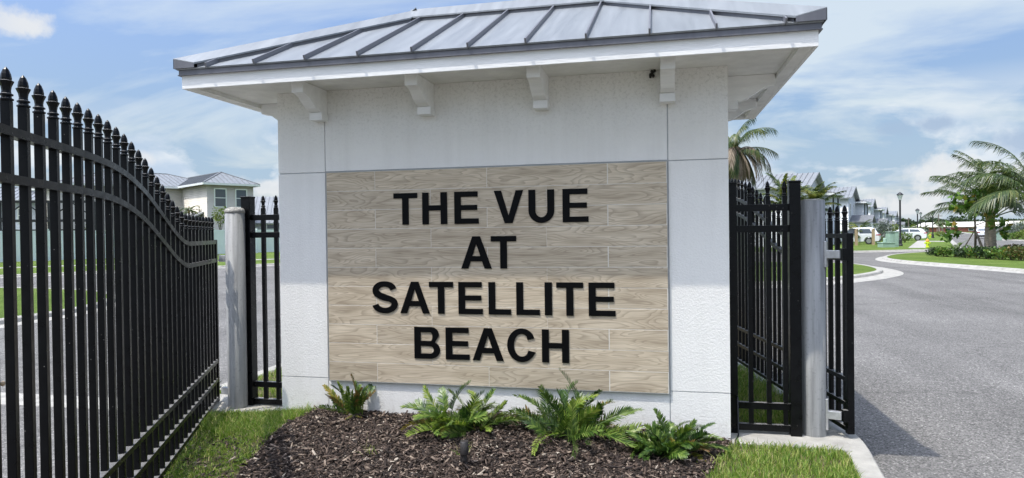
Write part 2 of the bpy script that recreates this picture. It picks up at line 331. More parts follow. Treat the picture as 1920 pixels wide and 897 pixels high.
def asphalt_mat():
    m, t, b = new_mat('asphalt'); L = t.links.new
    b.inputs['Roughness'].default_value = 0.88; b.inputs['Specular IOR Level'].default_value = 0.25
    tc = N(t, 'ShaderNodeTexCoord'); co = tc.outputs['Object']
    v = N(t, 'ShaderNodeTexVoronoi', ins={'Scale': 85.0}); L(co, v.inputs['Vector'])
    r = ramp(t, [(0.0, (0.060,0.057,0.053)), (0.42, (0.155,0.148,0.137)), (0.8, (0.235,0.224,0.206)), (1.0, (0.50,0.475,0.43))]); L(v.outputs['Color'], r.inputs[0])
    v2 = N(t, 'ShaderNodeTexNoise', ins={'Scale': 26.0, 'Detail': 6.0, 'Roughness': 0.7}); L(co, v2.inputs['Vector'])
    r2 = ramp(t, [(0.3, g3(0.72)), (0.7, g3(1.22))]); L(v2.outputs[0], r2.inputs[0])
    n = N(t, 'ShaderNodeTexNoise', ins={'Scale': 0.5, 'Detail': 6.0, 'Roughness': 0.6}); L(co, n.inputs['Vector'])
    r3 = ramp(t, [(0.3, g3(0.86)), (0.7, g3(1.10))]); L(n.outputs[0], r3.inputs[0])
    a = N(t, 'ShaderNodeMix', data_type='RGBA', blend_type='MULTIPLY'); a.inputs['Factor'].default_value = 1; L(r.outputs[0], a.inputs['A']); L(r2.outputs[0], a.inputs['B'])
    c0 = N(t, 'ShaderNodeMix', data_type='RGBA', blend_type='MULTIPLY'); c0.inputs['Factor'].default_value = 1; L(a.outputs['Result'], c0.inputs['A']); L(r3.outputs[0], c0.inputs['B'])
    mp5 = N(t, 'ShaderNodeMapping'); mp5.inputs['Rotation'].default_value = (0, 0, R(-20)); mp5.inputs['Scale'].default_value = (1.1, 0.10, 1); L(co, mp5.inputs[0])
    n5 = N(t, 'ShaderNodeTexNoise', ins={'Scale': 1.0, 'Detail': 4.0, 'Roughness': 0.55, 'Distortion': 0.3}); L(mp5.outputs[0], n5.inputs['Vector'])
    r5 = ramp(t, [(0.35, g3(0.84)), (0.5, g3(1.0)), (0.65, g3(1.10))]); L(n5.outputs[0], r5.inputs[0])
    v6 = N(t, 'ShaderNodeTexVoronoi', ins={'Scale': 0.22, 'Randomness': 1.0}); v6.feature = 'DISTANCE_TO_EDGE'
    nd = N(t, 'ShaderNodeTexNoise', ins={'Scale': 1.3, 'Detail': 5.0}); L(co, nd.inputs['Vector'])
    ad = N(t, 'ShaderNodeMix', data_type='RGBA', blend_type='ADD'); ad.inputs['Factor'].default_value = 0.9; L(co, ad.inputs['A']); L(nd.outputs['Color'], ad.inputs['B']); L(ad.outputs['Result'], v6.inputs['Vector'])
    r6 = ramp(t, [(0.0, g3(0.62)), (0.0022, g3(0.78)), (0.0045, g3(1.0))]); L(v6.outputs['Distance'], r6.inputs[0])
    c1 = N(t, 'ShaderNodeMix', data_type='RGBA', blend_type='MULTIPLY'); c1.inputs['Factor'].default_value = 1; L(c0.outputs['Result'], c1.inputs['A']); L(r5.outputs[0], c1.inputs['B'])
    c = N(t, 'ShaderNodeMix', data_type='RGBA', blend_type='MULTIPLY'); c.inputs['Factor'].default_value = 0.7; L(c1.outputs['Result'], c.inputs['A']); L(r6.outputs[0], c.inputs['B'])
    L(c.outputs['Result'], b.inputs['Base Color'])
    bp = N(t, 'ShaderNodeBump', ins={'Strength': 0.6, 'Distance': 0.006}); L(v.outputs['Distance'], bp.inputs['Height']); L(bp.outputs[0], b.inputs['Normal'])
    return m
def grass_ground_mat(name, a, c, d):
    m, t, b = new_mat(name); L = t.links.new
    b.inputs['Roughness'].default_value = 0.9; b.inputs['Specular IOR Level'].default_value = 0.15
    tc = N(t, 'ShaderNodeTexCoord'); co = tc.outputs['Object']
    n = N(t, 'ShaderNodeTexNoise', ins={'Scale': 0.35, 'Detail': 9.0, 'Roughness': 0.7}); L(co, n.inputs['Vector'])
    r = ramp(t, [(0.30, a), (0.52, c), (0.74, d)]); L(n.outputs[0], r.inputs[0])
    n2 = N(t, 'ShaderNodeTexNoise', ins={'Scale': 30.0, 'Detail': 5.0, 'Roughness': 0.7}); L(co, n2.inputs['Vector'])
    r2 = ramp(t, [(0.3, g3(0.55)), (0.7, g3(1.35))]); L(n2.outputs[0], r2.inputs[0])
    x = N(t, 'ShaderNodeMix', data_type='RGBA', blend_type='MULTIPLY'); x.inputs['Factor'].default_value = 1; L(r.outputs[0], x.inputs['A']); L(r2.outputs[0], x.inputs['B'])
    L(x.outputs['Result'], b.inputs['Base Color'])
    bp = N(t, 'ShaderNodeBump', ins={'Strength': 0.9, 'Distance': 0.06}); L(n2.outputs[0], bp.inputs['Height']); L(bp.outputs[0], b.inputs['Normal'])
    return m
def island_mat(name, stops, rough=0.6, trans=0.0, spec=0.3):
    m, t, b = new_mat(name); L = t.links.new
    b.inputs['Roughness'].default_value = rough; b.inputs['Specular IOR Level'].default_value = spec
    g = N(t, 'ShaderNodeNewGeometry'); r = ramp(t, stops); L(g.outputs['Random Per Island'], r.inputs[0]); L(r.outputs[0], b.inputs['Base Color'])
    if trans:
        tr = N(t, 'ShaderNodeBsdfTranslucent'); mx = N(t, 'ShaderNodeMixShader'); mx.inputs[0].default_value = trans
        hs = N(t, 'ShaderNodeHueSaturation'); L(r.outputs[0], hs.inputs['Color']); hs.inputs['Value'].default_value = 1.5; hs.inputs['Saturation'].default_value = 1.1
        L(hs.outputs[0], tr.inputs[0]); out = t.nodes['Material Output']; L(b.outputs[0], mx.inputs[1]); L(tr.outputs[0], mx.inputs[2]); L(mx.outputs[0], out.inputs[0])
    return m
def glass_mat(name, col, rough=0.06):
    m, t, b = new_mat(name); b.inputs['Base Color'].default_value = (*col, 1); b.inputs['Roughness'].default_value = rough; b.inputs['Specular IOR Level'].default_value = 0.8; return m
def roof_metal(name, col, rough=0.42, metal=0.35):
    m, t, b = new_mat(name); L = t.links.new
    b.inputs['Metallic'].default_value = metal
    tc = N(t, 'ShaderNodeTexCoord'); mp = N(t, 'ShaderNodeMapping'); mp.inputs['Scale'].default_value = (9.0, 0.7, 0.7); L(tc.outputs['Object'], mp.inputs[0])
    n = N(t, 'ShaderNodeTexNoise', ins={'Scale': 1.6, 'Detail': 6.0, 'Roughness': 0.6}); L(mp.outputs[0], n.inputs['Vector'])
    r = ramp(t, [(0.3, tuple(c*0.86 for c in col)), (0.7, tuple(c*1.1 for c in col))]); L(n.outputs[0], r.inputs[0]); L(r.outputs[0], b.inputs['Base Color'])
    r2 = ramp(t, [(0.3, g3(rough-0.06)), (0.7, g3(rough+0.1))]); L(n.outputs[0], r2.inputs[0]); L(r2.outputs[0], b.inputs['Roughness'])
    bp = N(t, 'ShaderNodeBump', ins={'Strength': 0.12, 'Distance': 0.01}); L(n.outputs[0], bp.inputs['Height']); L(bp.outputs[0], b.inputs['Normal'])
    return m
def siding_mat(name, col, pitch=0.18):
    m, t, b = new_mat(name); L = t.links.new
    b.inputs['Roughness'].default_value = 0.7
    tc = N(t, 'ShaderNodeTexCoord'); sp = N(t, 'ShaderNodeSeparateXYZ'); L(tc.outputs['Object'], sp.inputs[0])
    fr = math_n(t, 'FRACT', math_n(t, 'DIVIDE', sp.outputs[2], pitch))
    bp = N(t, 'ShaderNodeBump', ins={'Strength': 1.0, 'Distance': 0.16}); bp.invert = True; L(fr, bp.inputs['Height']); L(bp.outputs[0], b.inputs['Normal'])
    n = N(t, 'ShaderNodeTexNoise', ins={'Scale': 0.8, 'Detail': 5.0}); L(tc.outputs['Object'], n.inputs['Vector'])
    r = ramp(t, [(0.3, tuple(c*0.93 for c in col)), (0.7, tuple(c*1.05 for c in col))]); L(n.outputs[0], r.inputs[0])
    L(r.outputs[0], b.inputs['Base Color'])
    return m

M = {}
M['stucco'] = stucco_mat()
M['groove'] = simple('stucco_joint', (0.50,0.51,0.52), 0.9, var=0.1)
M['trim'] = simple('painted_trim_white', (0.84,0.83,0.80), 0.6, var=0.05, scale=3.0, bump=0.15, bscale=14, stretch=(1,6,6))
M['soffit'] = simple('painted_soffit', (0.80,0.79,0.75), 0.75, var=0.08, scale=5.0, bump=0.15, bscale=90)
M['roof'] = roof_metal('galvalume_roof', (0.255,0.27,0.28), 0.42, 0.25)
M['seam'] = roof_metal('galvalume_trim', (0.20,0.20,0.215), 0.40, 0.35)
M['drip'] = roof_metal('charcoal_drip_edge', (0.145,0.145,0.16), 0.42, 0.3)
M['black'] = black_mat()
M['letter'] = simple('black_letter_paint', (0.003,0.003,0.0034), 0.42, var=0.1, spec=0.10)
M['tile'] = wood_tile_mat()
M['grout'] = simple('pale_grout', (0.68,0.645,0.57), 0.9, var=0.08, scale=30)
M['edge'] = simple('tile_edge_trim', (0.30,0.30,0.29), 0.5, metal=0.3, var=0.1)
M['post'] = post_mat()
M['concrete'] = simple('concrete', (0.40,0.38,0.335), 0.88, var=0.17, scale=5.0, bump=0.35, bscale=110)
M['roughconc'] = simple('rough_concrete', (0.40,0.38,0.34), 0.95, var=0.25, scale=25.0, bump=0.9, bscale=60)
M['steel'] = simple('zinc_steel', (0.52,0.52,0.52), 0.4, metal=0.6, var=0.12, scale=20)
M['asphalt'] = asphalt_mat()
M['lawn'] = grass_ground_mat('lawn_turf', (0.085,0.140,0.024), (0.135,0.200,0.038), (0.195,0.235,0.065))
M['farland'] = grass_ground_mat('far_land', (0.05,0.08,0.02), (0.07,0.11,0.03), (0.10,0.13,0.05))
M['soil'] = simple('dark_soil', (0.045,0.034,0.026), 0.95, var=0.35, scale=30, bump=0.9, bscale=70)
M['thatch'] = simple('dry_thatch_soil', (0.13,0.11,0.055), 0.95, var=0.35, scale=22, bump=0.8, bscale=80)
M['blade'] = island_mat('grass_blades', [(0.0, (0.06,0.130,0.016)), (0.28, (0.13,0.235,0.030)), (0.62, (0.235,0.335,0.058)), (0.86, (0.37,0.40,0.11)), (1.0, (0.52,0.43,0.22))], 0.55, 0.30)
M['chip'] = island_mat('bark_chips', [(0.0, (0.018,0.013,0.011)), (0.45, (0.044,0.030,0.022)), (0.72, (0.092,0.063,0.047)), (0.88, (0.17,0.124,0.094)), (0.965, (0.29,0.225,0.17)), (1.0, (0.47,0.41,0.33))], 0.75)
M['cycad'] = island_mat('cycad_leaf', [(0.0, (0.030,0.068,0.010)), (0.5, (0.072,0.135,0.020)), (0.85, (0.14,0.215,0.038)), (1.0, (0.25,0.31,0.08))], 0.36, 0.22, 0.5)
M['cycad_dark'] = island_mat('cycad_leaf_old', [(0.0, (0.014,0.040,0.008)), (0.6, (0.034,0.080,0.014)), (1.0, (0.09,0.15,0.03))], 0.34, 0.15, 0.5)
M['cycad_young'] = island_mat('cycad_leaf_young', [(0.0, (0.08,0.145,0.018)), (0.6, (0.18,0.265,0.036)), (1.0, (0.34,0.39,0.09))], 0.4, 0.25, 0.5)
M['cycad_yellow'] = island_mat('cycad_leaf_yellowing', [(0.0, (0.10,0.12,0.02)), (0.5, (0.24,0.23,0.04)), (1.0, (0.34,0.24,0.06))], 0.45, 0.2)
M['cycad_brown'] = island_mat('cycad_leaf_brown_tips', [(0.0, (0.06,0.09,0.02)), (0.55, (0.13,0.12,0.03)), (1.0, (0.28,0.13,0.05))], 0.5, 0.15)
M['palm'] = island_mat('palm_leaf', [(0.0, (0.025,0.050,0.014)), (0.5, (0.058,0.095,0.024)), (0.85, (0.11,0.145,0.042)), (1.0, (0.22,0.22,0.08))], 0.40, 0.25, 0.5)
M['palm_yellow'] = island_mat('palm_leaf_yellow_green', [(0.0, (0.07,0.11,0.018)), (0.5, (0.14,0.18,0.03)), (1.0, (0.28,0.25,0.06))], 0.42, 0.25, 0.5)
M['palm_dead'] = island_mat('palm_leaf_dead', [(0.0, (0.10,0.075,0.05)), (0.5, (0.20,0.155,0.11)), (1.0, (0.34,0.28,0.21))], 0.8, 0.1)
M['palm_trunk'] = simple('palm_trunk_bark', (0.34,0.28,0.235), 0.9, var=0.3, scale=6, bump=0.9, bscale=9, stretch=(1,1,5))
M['crown'] = island_mat('crownshaft_brown', [(0, (0.16,0.13,0.04)), (1, (0.26,0.22,0.07))], 0.6)
M['leaf_green'] = island_mat('broad_leaf_green', [(0.0, (0.035,0.080,0.014)), (0.5, (0.075,0.155,0.026)), (0.86, (0.15,0.25,0.045)), (1.0, (0.36,0.22,0.05))], 0.45, 0.2)
M['leaf_silver'] = island_mat('silver_buttonwood_leaf', [(0.0, (0.07,0.09,0.07)), (0.5, (0.15,0.175,0.15)), (1.0, (0.30,0.33,0.29))], 0.6, 0.15)
M['leaf_dark'] = island_mat('dark_tree_leaf', [(0.0, (0.012,0.026,0.010)), (0.5, (0.028,0.055,0.018)), (1.0, (0.06,0.095,0.03))], 0.6, 0.1)
M['leaf_lime'] = island_mat('lime_shrub_leaf', [(0.0, (0.06,0.10,0.015)), (0.5, (0.13,0.19,0.03)), (1.0, (0.26,0.27,0.06))], 0.5, 0.25)
M['leaf_red'] = island_mat('croton_leaf', [(0.0, (0.05,0.07,0.015)), (0.55, (0.075,0.095,0.022)), (0.85, (0.14,0.08,0.03)), (1.0, (0.22,0.15,0.05))], 0.5, 0.15)
M['bark'] = simple('tree_bark', (0.12,0.095,0.075), 0.95, var=0.3, scale=9, bump=0.8, bscale=25, stretch=(1,1,.3))
M['lumber'] = simple('raw_lumber', (0.42,0.31,0.19), 0.8, var=0.2, scale=9, stretch=(6,6,1))
M['vinyl'] = simple('white_vinyl', (0.80,0.85,0.86), 0.35, var=0.03, scale=1)
M['beige_siding'] = siding_mat('beige_lap_siding', (0.70,0.645,0.545))
M['white_siding'] = siding_mat('white_lap_siding', (0.74,0.755,0.745))
M['gray_siding'] = siding_mat('pale_blue_gray_siding', (0.68,0.71,0.72))
M['cream'] = simple('cream_stucco', (0.66,0.60,0.48), 0.85, var=0.06, scale=2)
M['house_roof'] = simple('house_roof_metal', (0.30,0.31,0.315), 0.42, metal=0.25, var=0.08, scale=1.5)
M['house_seam'] = simple('house_roof_seam', (0.23,0.235,0.24), 0.45, metal=0.25, var=0.05)
M['dark_roof'] = simple('dark_shingle_roof', (0.17,0.175,0.185), 0.8, var=0.15, scale=4)
M['pane'] = glass_mat('window_glass', (0.045,0.062,0.08))
M['white'] = simple('white_trim_paint', (0.78,0.785,0.78), 0.5, var=0.03)
M['shade_gray'] = simple('dark_bronze_frame', (0.018,0.018,0.022), 0.5, var=0.1)
M['screen'] = simple('dark_insect_screen', (0.07,0.075,0.085), 0.8, var=0.1)
M['car_white'] = simple('car_paint_white', (0.72,0.73,0.75), 0.16, var=0.02, spec=0.7)
M['car_black'] = simple('car_black_trim', (0.02,0.02,0.022), 0.4, var=0.1)
M['tyre'] = simple('tyre_rubber', (0.025,0.025,0.027), 0.8, var=0.1)
M['rim'] = simple('alloy_rim', (0.45,0.45,0.46), 0.3, metal=0.8, var=0.05)
M['tail'] = simple('tail_light_red', (0.35,0.02,0.02), 0.25, var=0.05)
M['util_green'] = simple('utility_green_paint', (0.31,0.43,0.34), 0.55, var=0.08, scale=3)
M['lime_paint'] = simple('hydrant_lime_paint', (0.55,0.68,0.03), 0.45, var=0.05)
M['orange_paint'] = simple('hydrant_bonnet_orange', (0.72,0.33,0.06), 0.45, var=0.05)
M['brick'] = simple('red_brick_wall', (0.36,0.125,0.095), 0.85, var=0.15, scale=1.2)
M['roof_white'] = simple('pale_flat_roof', (0.74,0.70,0.61), 0.7, var=0.05)
M['lampglass'] = simple('frosted_lamp_glass', (0.62,0.64,0.64), 0.25, var=0.03)
M['wood_pole'] = simple('utility_pole_wood', (0.17,0.14,0.115), 0.9, var=0.2)
M['fixture'] = simple('bronze_fixture', (0.030,0.026,0.024), 0.55, var=0.25, scale=40, bump=0.2, bscale=150)
M['shell'] = simple('snail_shell', (0.42,0.31,0.20), 0.5, var=0.3, scale=60)
M['nest'] = simple('dark_nest', (0.03,0.027,0.024), 0.9, var=0.3, scale=60, bump=0.8)
M['cable'] = simple('black_cable', (0.012,0.012,0.012), 0.5, var=0.1)

# ------------------------------------------------------------------ the ground, roads, kerbs
Z_ROAD = -0.18
def inpoly(x, y, poly):
    x = np.asarray(x); y = np.asarray(y); r = np.zeros(x.shape, bool); n = len(poly)
    for i in range(n):
        x1, y1 = poly[i]; x2, y2 = poly[(i+1) % n]
        c = ((y1 > y) != (y2 > y)) & (x < (x2-x1)*(y-y1)/((y2-y1) if y2 != y1 else 1e-9)+x1); r ^= c
    return r
def smooth_poly(p, it=2, closed=True):
    for _ in range(it):
        q = []; n = len(p)
        rngi = range(n) if closed else range(n-1)
        if not closed: q.append(p[0])
        for i in rngi:
            a = p[i]; b = p[(i+1) % n]
            q.append((a[0]*.75+b[0]*.25, a[1]*.75+b[1]*.25)); q.append((a[0]*.25+b[0]*.75, a[1]*.25+b[1]*.75))
        if not closed: q.append(p[-1])
        p = q
    return p
def area(p): return sum(p[i][0]*p[(i+1) % len(p)][1]-p[(i+1) % len(p)][0]*p[i][1] for i in range(len(p)))/2
def slab(name, poly, zt, mat, zb=-0.32):
    m = MB(); m.prism([(x, y, zb) for x, y in poly], (0, 0, zt-zb)); return structure(name, m, mat)
def kerb(name, poly, prof, mat, closed=True):
    # prof: list of (outward offset, z) from the inside edge to the outside
    sg = 1 if area(poly) > 0 else -1
    n = len(poly); m = MB(); vs = []; k = len(prof)
    for i in range(n):
        a = Vector(poly[i-1] if (closed or i > 0) else poly[i]); b = Vector(poly[(i+1) % n] if (closed or i < n-1) else poly[i])
        d = (b-a).normalized(); nn = Vector((d.y, -d.x))*sg
        for o, z in prof: vs.append((poly[i][0]+nn.x*o, poly[i][1]+nn.y*o, z))
    fs = []
    for i in range(n if closed else n-1):
        for j in range(k-1):
            a = i*k+j; b = ((i+1) % n)*k+j; fs.append((a, b, b+1, a+1))
    m.add(vs, fs); return structure(name, m, mat)
g = MB(); g.quad((-3000,-3000,-.33),(3000,-3000,-.33),(3000,3000,-.33),(-3000,3000,-.33)); structure('ground', g, M['farland'])
g = MB(); g.quad((-90,-60,Z_ROAD),(120,-60,Z_ROAD),(120,290,Z_ROAD),(-90,290,Z_ROAD)); structure('road', g, M['asphalt'])
KP = [(-0.17,-0.055),(0,-0.05),(0.05,-0.075),(0.09,-0.15),(0.36,Z_ROAD+0.006),(0.36,-.3)]
outer = [(-89,-40),(-60,-4),(-45,6.5),(-29,18.6),(-23.6,26.0),(-17,36),(-8,42),(2,43.5),(13.4,45.7),(18.7,48.4),(21.2,49.3),(22.4,51.2),(38.06,93.06),(49.47,124.7),(108,288),(-89,288)]
slab('lawn_front_yards', outer, -0.06, M['lawn']); kerb('kerb_front_yards', outer, KP, M['concrete'])
right = [(119,60),(60,66),(46,74),(41.6,81),(41.5,86),(47.5,103),(57,124.7),(113,288),(119,288)]
slab('lawn_across_road', right, -0.06, M['lawn']); kerb('kerb_across_road', right, KP, M['concrete'])
tip = smooth_poly([(9.0,27.8),(8.95,24.9),(8.5,22.6),(7.4,20.6),(5.9,18.6),(3.5,16.4),(0.5,15.2),(-3,16),(-5,20),(-3,27),(3,30),(7.5,29.8)])
slab('grass_island', tip, -0.055, M['lawn']); kerb('kerb_grass_island', tip, [(-0.16,-0.05),(0,-0.045),(0.05,-0.07),(0.08,-0.15),(0.75,Z_ROAD+0.006),(0.75,-.3)], M['concrete'])
palmi = smooth_poly([(20.4,45.6),(17.9,43.8),(15.5,41.2),(13.4,38.0),(11.9,34),(11.8,30.6),(12.5,27.7),(13.2,24.8),(13.6,22.8),(14.3,18),(16,13),(22,10),(44,12),(46,56),(30,57.5),(24.7,49.9)], 2)
slab('palm_island', palmi, -0.055, M['lawn']); kerb('kerb_palm_island', palmi, [(-0.16,-0.05),(0,-0.045),(0.06,-0.07),(0.1,-0.13),(0.42,Z_ROAD+0.006),(0.42,-.3)], M['concrete'])
lefti = smooth_poly([(-13.1,-6),(-13.0,3),(-13.05,6),(-13.2,7.5),(-13.9,9.3),(-15.6,11.2),(-18,12.4),(-24,13.0),(-44,9),(-44,-10),(-16,-9)], 1)
slab('median_island', lefti, -0.055, M['lawn']); kerb('kerb_median_island', lefti, [(-0.16,-0.05),(0,-0.045),(0.05,-0.07),(0.08,-0.15),(0.4,Z_ROAD+0.006),(0.4,-.3)], M['concrete'])
GA = Vector((-4.13, .32)); GANG = R(-63); GD = Vector((math.cos(GANG), math.sin(GANG))); GN = Vector((GD.y, -GD.x))
HB = Vector((1.42, .2)); HANG = R(100.4); HD = Vector((math.cos(HANG), math.sin(HANG)))
def gpt(s, o): p = GA+GD*s+GN*o; return (p.x, p.y)
main = [(-4.60,.62)]+[(-4.58,.3)]+[gpt(s, .10) for s in (0.3,1.2,2.4,3.6,4.8)]+[(-1.2,-8),(0.6,-8),(0.75,-5),(1.0,-3),(1.22,-1.6),(1.33,-1.05),(1.41,-.62),(1.45,-.3),(1.485,-.03),(1.50,.16),(1.50,.30),(1.49,.42),(1.42,.9),(1.22,2.0),(1.05,2.9),(0.7,4.6),(0.2,6.2),(-0.8,7.6),(-2.2,8.2),(-3.6,7.6),(-4.4,6.0),(-4.60,4.0)]
slab('entrance_island', main, -0.014, M['thatch'])
kerb('kerb_entrance_island', main, [(-0.16,-0.014),(-0.15,0.0),(-0.012,0.0),(0,-0.012),(0.012,-0.12),(0.02,-.3)], M['concrete'])
# concrete aprons under the fixed panels, concrete band across the driveway
m = MB(); m.prism([(0.535,-.085,-.05),(1.345,-.115,-.05),(1.375,.10,-.05),(1.36,.40,-.05),(0.535,.42,-.05)], (0,0,.056)); structure('concrete_apron', m, M['concrete'])
m = MB(); m.prism([(-4.45,.02,-.05),(-3.92,-.02,-.05),(-3.242,.12,-.05),(-3.242,.50,-.05),(-4.45,.62,-.05)], (0,0,.056)); structure('concrete_apron', m, M['concrete'])
m = MB(); m.prism([(-4.62,.50,-.3),(-4.62,.93,-.3),(-12.7,.86,-.3),(-12.7,.40,-.3)], (0,0,.3+Z_ROAD+.005)); structure('concrete_road_band', m, M['concrete'])
# mulch mound
def gz(x, y):
    x = np.asarray(x, float); y = np.asarray(y, float)
    h = np.interp(x, [-4.2,-3.5,-3.2,-2.9,-2.2,-1.25,-.23,.06,.37,.6,1.5], [0,0.005,.03,.075,.078,.109,.056,.03,0.004,0,0])
    f = np.clip((y+2.4)/2.0, 0, 1); f = f*f*(3-2*f)
    w = 0.010*np.sin(x*5.1+y*3.3)*np.sin(y*6.7-x*2.1)*np.clip(h/.04, 0, 1)
    return (h+w)*f
mulch_poly = [(-2.88,-.005),(-2.90,-.25),(-2.93,-.45),(-2.86,-.75),(-2.80,-1.0),(-2.72,-1.3),(-2.62,-1.55),(-2.4,-2.3),(.1,-2.3),(.22,-1.3),(.31,-.82),(.37,-.60),(.44,-.35),(.53,-.14),(.535,-.005)]
def ground_patch(name, poly, x0, x1, y0, y1, st, mat, dz):
    xs = np.arange(x0, x1+st/2, st); ys = np.arange(y0, y1+st/2, st); m = MB(); X, Y = np.meshgrid(xs, ys); Z = gz(X, Y)+dz
    m.v = [(a, b, c) for a, b, c in zip(X.ravel(), Y.ravel(), Z.ravel())]; nx = len(xs)
    cx = X[:-1,:-1]+st/2; cy = Y[:-1,:-1]+st/2; ok = inpoly(cx, cy, poly)
    for j in range(len(ys)-1):
        for i in range(nx-1):
            if ok[j, i]: a = j*nx+i; m.f.append((a, a+1, a+1+nx, a+nx))
    return structure(name, m, mat, smooth=True)
ground_patch('mulch_soil', mulch_poly, -3.0, .6, -2.4, 0.0, .04, M['soil'], 0.0)
grassL = [(-3.95,-.03),(-3.30,.02),(-3.245,-.004),(-2.90,-.004)]+mulch_poly[1:8]+[gpt(3.9,-.02),gpt(3,-.02),gpt(2,-.02),gpt(1,-.02),gpt(.42,-.02)]
ground_patch('turf_soil', [(-4.2,.05),(-2.9,-.0)]+mulch_poly[1:8]+[gpt(4.2,.05),gpt(0,.05)], -4.2, -2.3, -3.4, 0.0, .05, M['thatch'], -.004)
grassR = [(.545,-.10),(1.29,-.125),(1.28,-.38),(1.25,-.65),(1.17,-1.05),(1.06,-1.6),(.9,-2.2),(.2,-2.2),(.22,-1.3),(.31,-.82),(.37,-.60),(.44,-.35)]
npr = np.random.default_rng(3)
def blades(name, poly, n, hmin, hmax, w, lean=0.5, seed=0, zf=gz, mat='blade', hf=None, thin=-0.55):
    r = np.random.default_rng(seed); P = np.array(poly); x0, y0 = P.min(0); x1, y1 = P.max(0)
    xs = r.uniform(x0, x1, n*3); ys = r.uniform(y0, y1, n*3); ok = inpoly(xs, ys, poly); xs = xs[ok][:n]; ys = ys[ok][:n]; n = len(xs)
    # tufted density
    d = np.sin(xs*9+ys*4)*np.sin(ys*11-xs*3)+r.uniform(-1.2, 1.4, n); k = d > thin; xs = xs[k]; ys = ys[k]; n = len(xs)
    h = r.uniform(hmin, hmax, n)*r.uniform(.6, 1.25, n)
    if hf is not None: h = h*hf(xs, ys)
    a = r.uniform(0, 2*np.pi, n); l = h*lean*r.uniform(.2, 1.6, n); dx = np.cos(a)*l; dy = np.sin(a)*l
    b = r.uniform(0, 2*np.pi, n); wx = np.cos(b)*w/2; wy = np.sin(b)*w/2
    z = zf(xs, ys)-.004
    V = np.empty((n, 5, 3))
    V[:,0] = np.c_[xs-wx, ys-wy, z]; V[:,1] = np.c_[xs+wx, ys+wy, z]
    V[:,2] = np.c_[xs+dx*.35+wx*.85, ys+dy*.35+wy*.85, z+h*.58]; V[:,3] = np.c_[xs+dx*.35-wx*.85, ys+dy*.35-wy*.85, z+h*.58]
    V[:,4] = np.c_[xs+dx, ys+dy, z+h*(1-.12*lean)]
    base = np.arange(n)[:,None]*5; fl = (base+np.array([0,1,2,3,3,2,4])).ravel(); sz = np.tile([4,3], n)
    o = link(name, big_mesh(name, V.reshape(-1,3), fl, sz, M[mat])); o['kind'] = 'stuff'; return o
sparse = lambda x, y: np.clip(.50+.5*(y+1.6)/1.6+.18*np.sin(x*7+y*5), .35, 1.05)
blades('grass', grassL, 34000, .030, .068, .0050, .65, 1, hf=sparse, thin=-0.1)
blades('grass', [(-3.9,-.1),(-2.92,-.02),(-2.93,-.35),(-3.3,-.75),(-3.75,-.45)], 7000, .04, .085, .0050, .6, 5)
blades('grass', grassR, 18000, .035, .070, .0048, .6, 2)
backR = [(.60,.45),(1.33,.45),(1.25,1.2),(1.08,2.2),(.95,2.9),(.60,3.2)]
blades('grass', backR, 12000, .04, .08, .0045, .6, 3, zf=lambda x, y: 0*x-.014)
backL = [(-4.42,.66),(-3.3,.56),(-3.3,2.5),(-4.42,2.5)]
blades('grass', backL, 9000, .04, .08, .0045, .6, 4, zf=lambda x, y: 0*x-.014)
for k, (u, v, zz) in enumerate([(695,860,.05),(865,866,.05),(945,805,.05),(590,775,.05),(1345,868,.02)]):
    P = gp(u, v, zz); blades('weed_grass', [(P.x-.05,P.y-.04),(P.x+.05,P.y-.04),(P.x+.05,P.y+.04),(P.x-.05,P.y+.04)], 26, .05, .12, .004, .9, 20+k)
def chips(name, poly, n, seed, mat='chip', lmin=.015, lmax=.06):
    r = np.random.default_rng(seed); P = np.array(poly); x0, y0 = P.min(0); x1, y1 = P.max(0)
    y0 = max(y0, -1.95)
    xs = r.uniform(x0, x1, n*2); ys = r.uniform(y0, y1, n*2)
    xs = xs + r.normal(0, .03, len(xs)); ok = inpoly(xs, ys, poly); xs = xs[ok][:n]; ys = ys[ok][:n]; n = len(xs)
    ln = lmin+(lmax-lmin)*r.random(n)**2.6; wd = ln*r.uniform(.13, .42, n); wd = np.minimum(wd, .016); th = r.uniform(.0015, .006, n)
    yaw = r.uniform(0, 2*np.pi, n); pit = r.normal(0, .28, n); rol = r.normal(0, .5, n)
    cy, sy = np.cos(yaw), np.sin(yaw); cp, sp = np.cos(pit), np.sin(pit); cr, sr = np.cos(rol), np.sin(rol)
    ax = np.c_[cy*cp, sy*cp, sp]; sx = np.c_[-sy*cr, cy*cr, sr]; sx = sx - ax*np.sum(ax*sx, 1)[:,None]; sx /= np.linalg.norm(sx, axis=1)[:,None]; up = np.cross(ax, sx)
    c = np.c_[xs, ys, gz(xs, ys)+r.uniform(0.001, .018, n)+np.abs(sp)*ln*.25]
    V = np.empty((n, 8, 3)); i = 0
    j = lambda: r.uniform(.55, 1.1, n)[:,None]
    for kz in (-1, 1):
        for (ka, kb) in ((-1,-1),(1,-1),(1,1),(-1,1)):
            V[:,i] = c + ax*(ka*ln/2)[:,None]*j() + sx*(kb*wd/2)[:,None]*j() + up*(kz*th/2)[:,None]; i += 1
    base = np.arange(n)[:,None]*8
    fl = (base+np.array([4,5,6,7, 0,1,5,4, 1,2,6,5, 2,3,7,6, 3,0,4,7])).ravel(); sz = np.tile([4]*5, n)
    o = link(name, big_mesh(name, V.reshape(-1,3), fl, sz, M[mat])); o['kind'] = 'stuff'; return o
chips('mulch', mulch_poly, 30000, 11)
chips('mulch', mulch_poly, 2600, 13, lmin=.05, lmax=.12)
chips('mulch', grassL, 1600, 12)

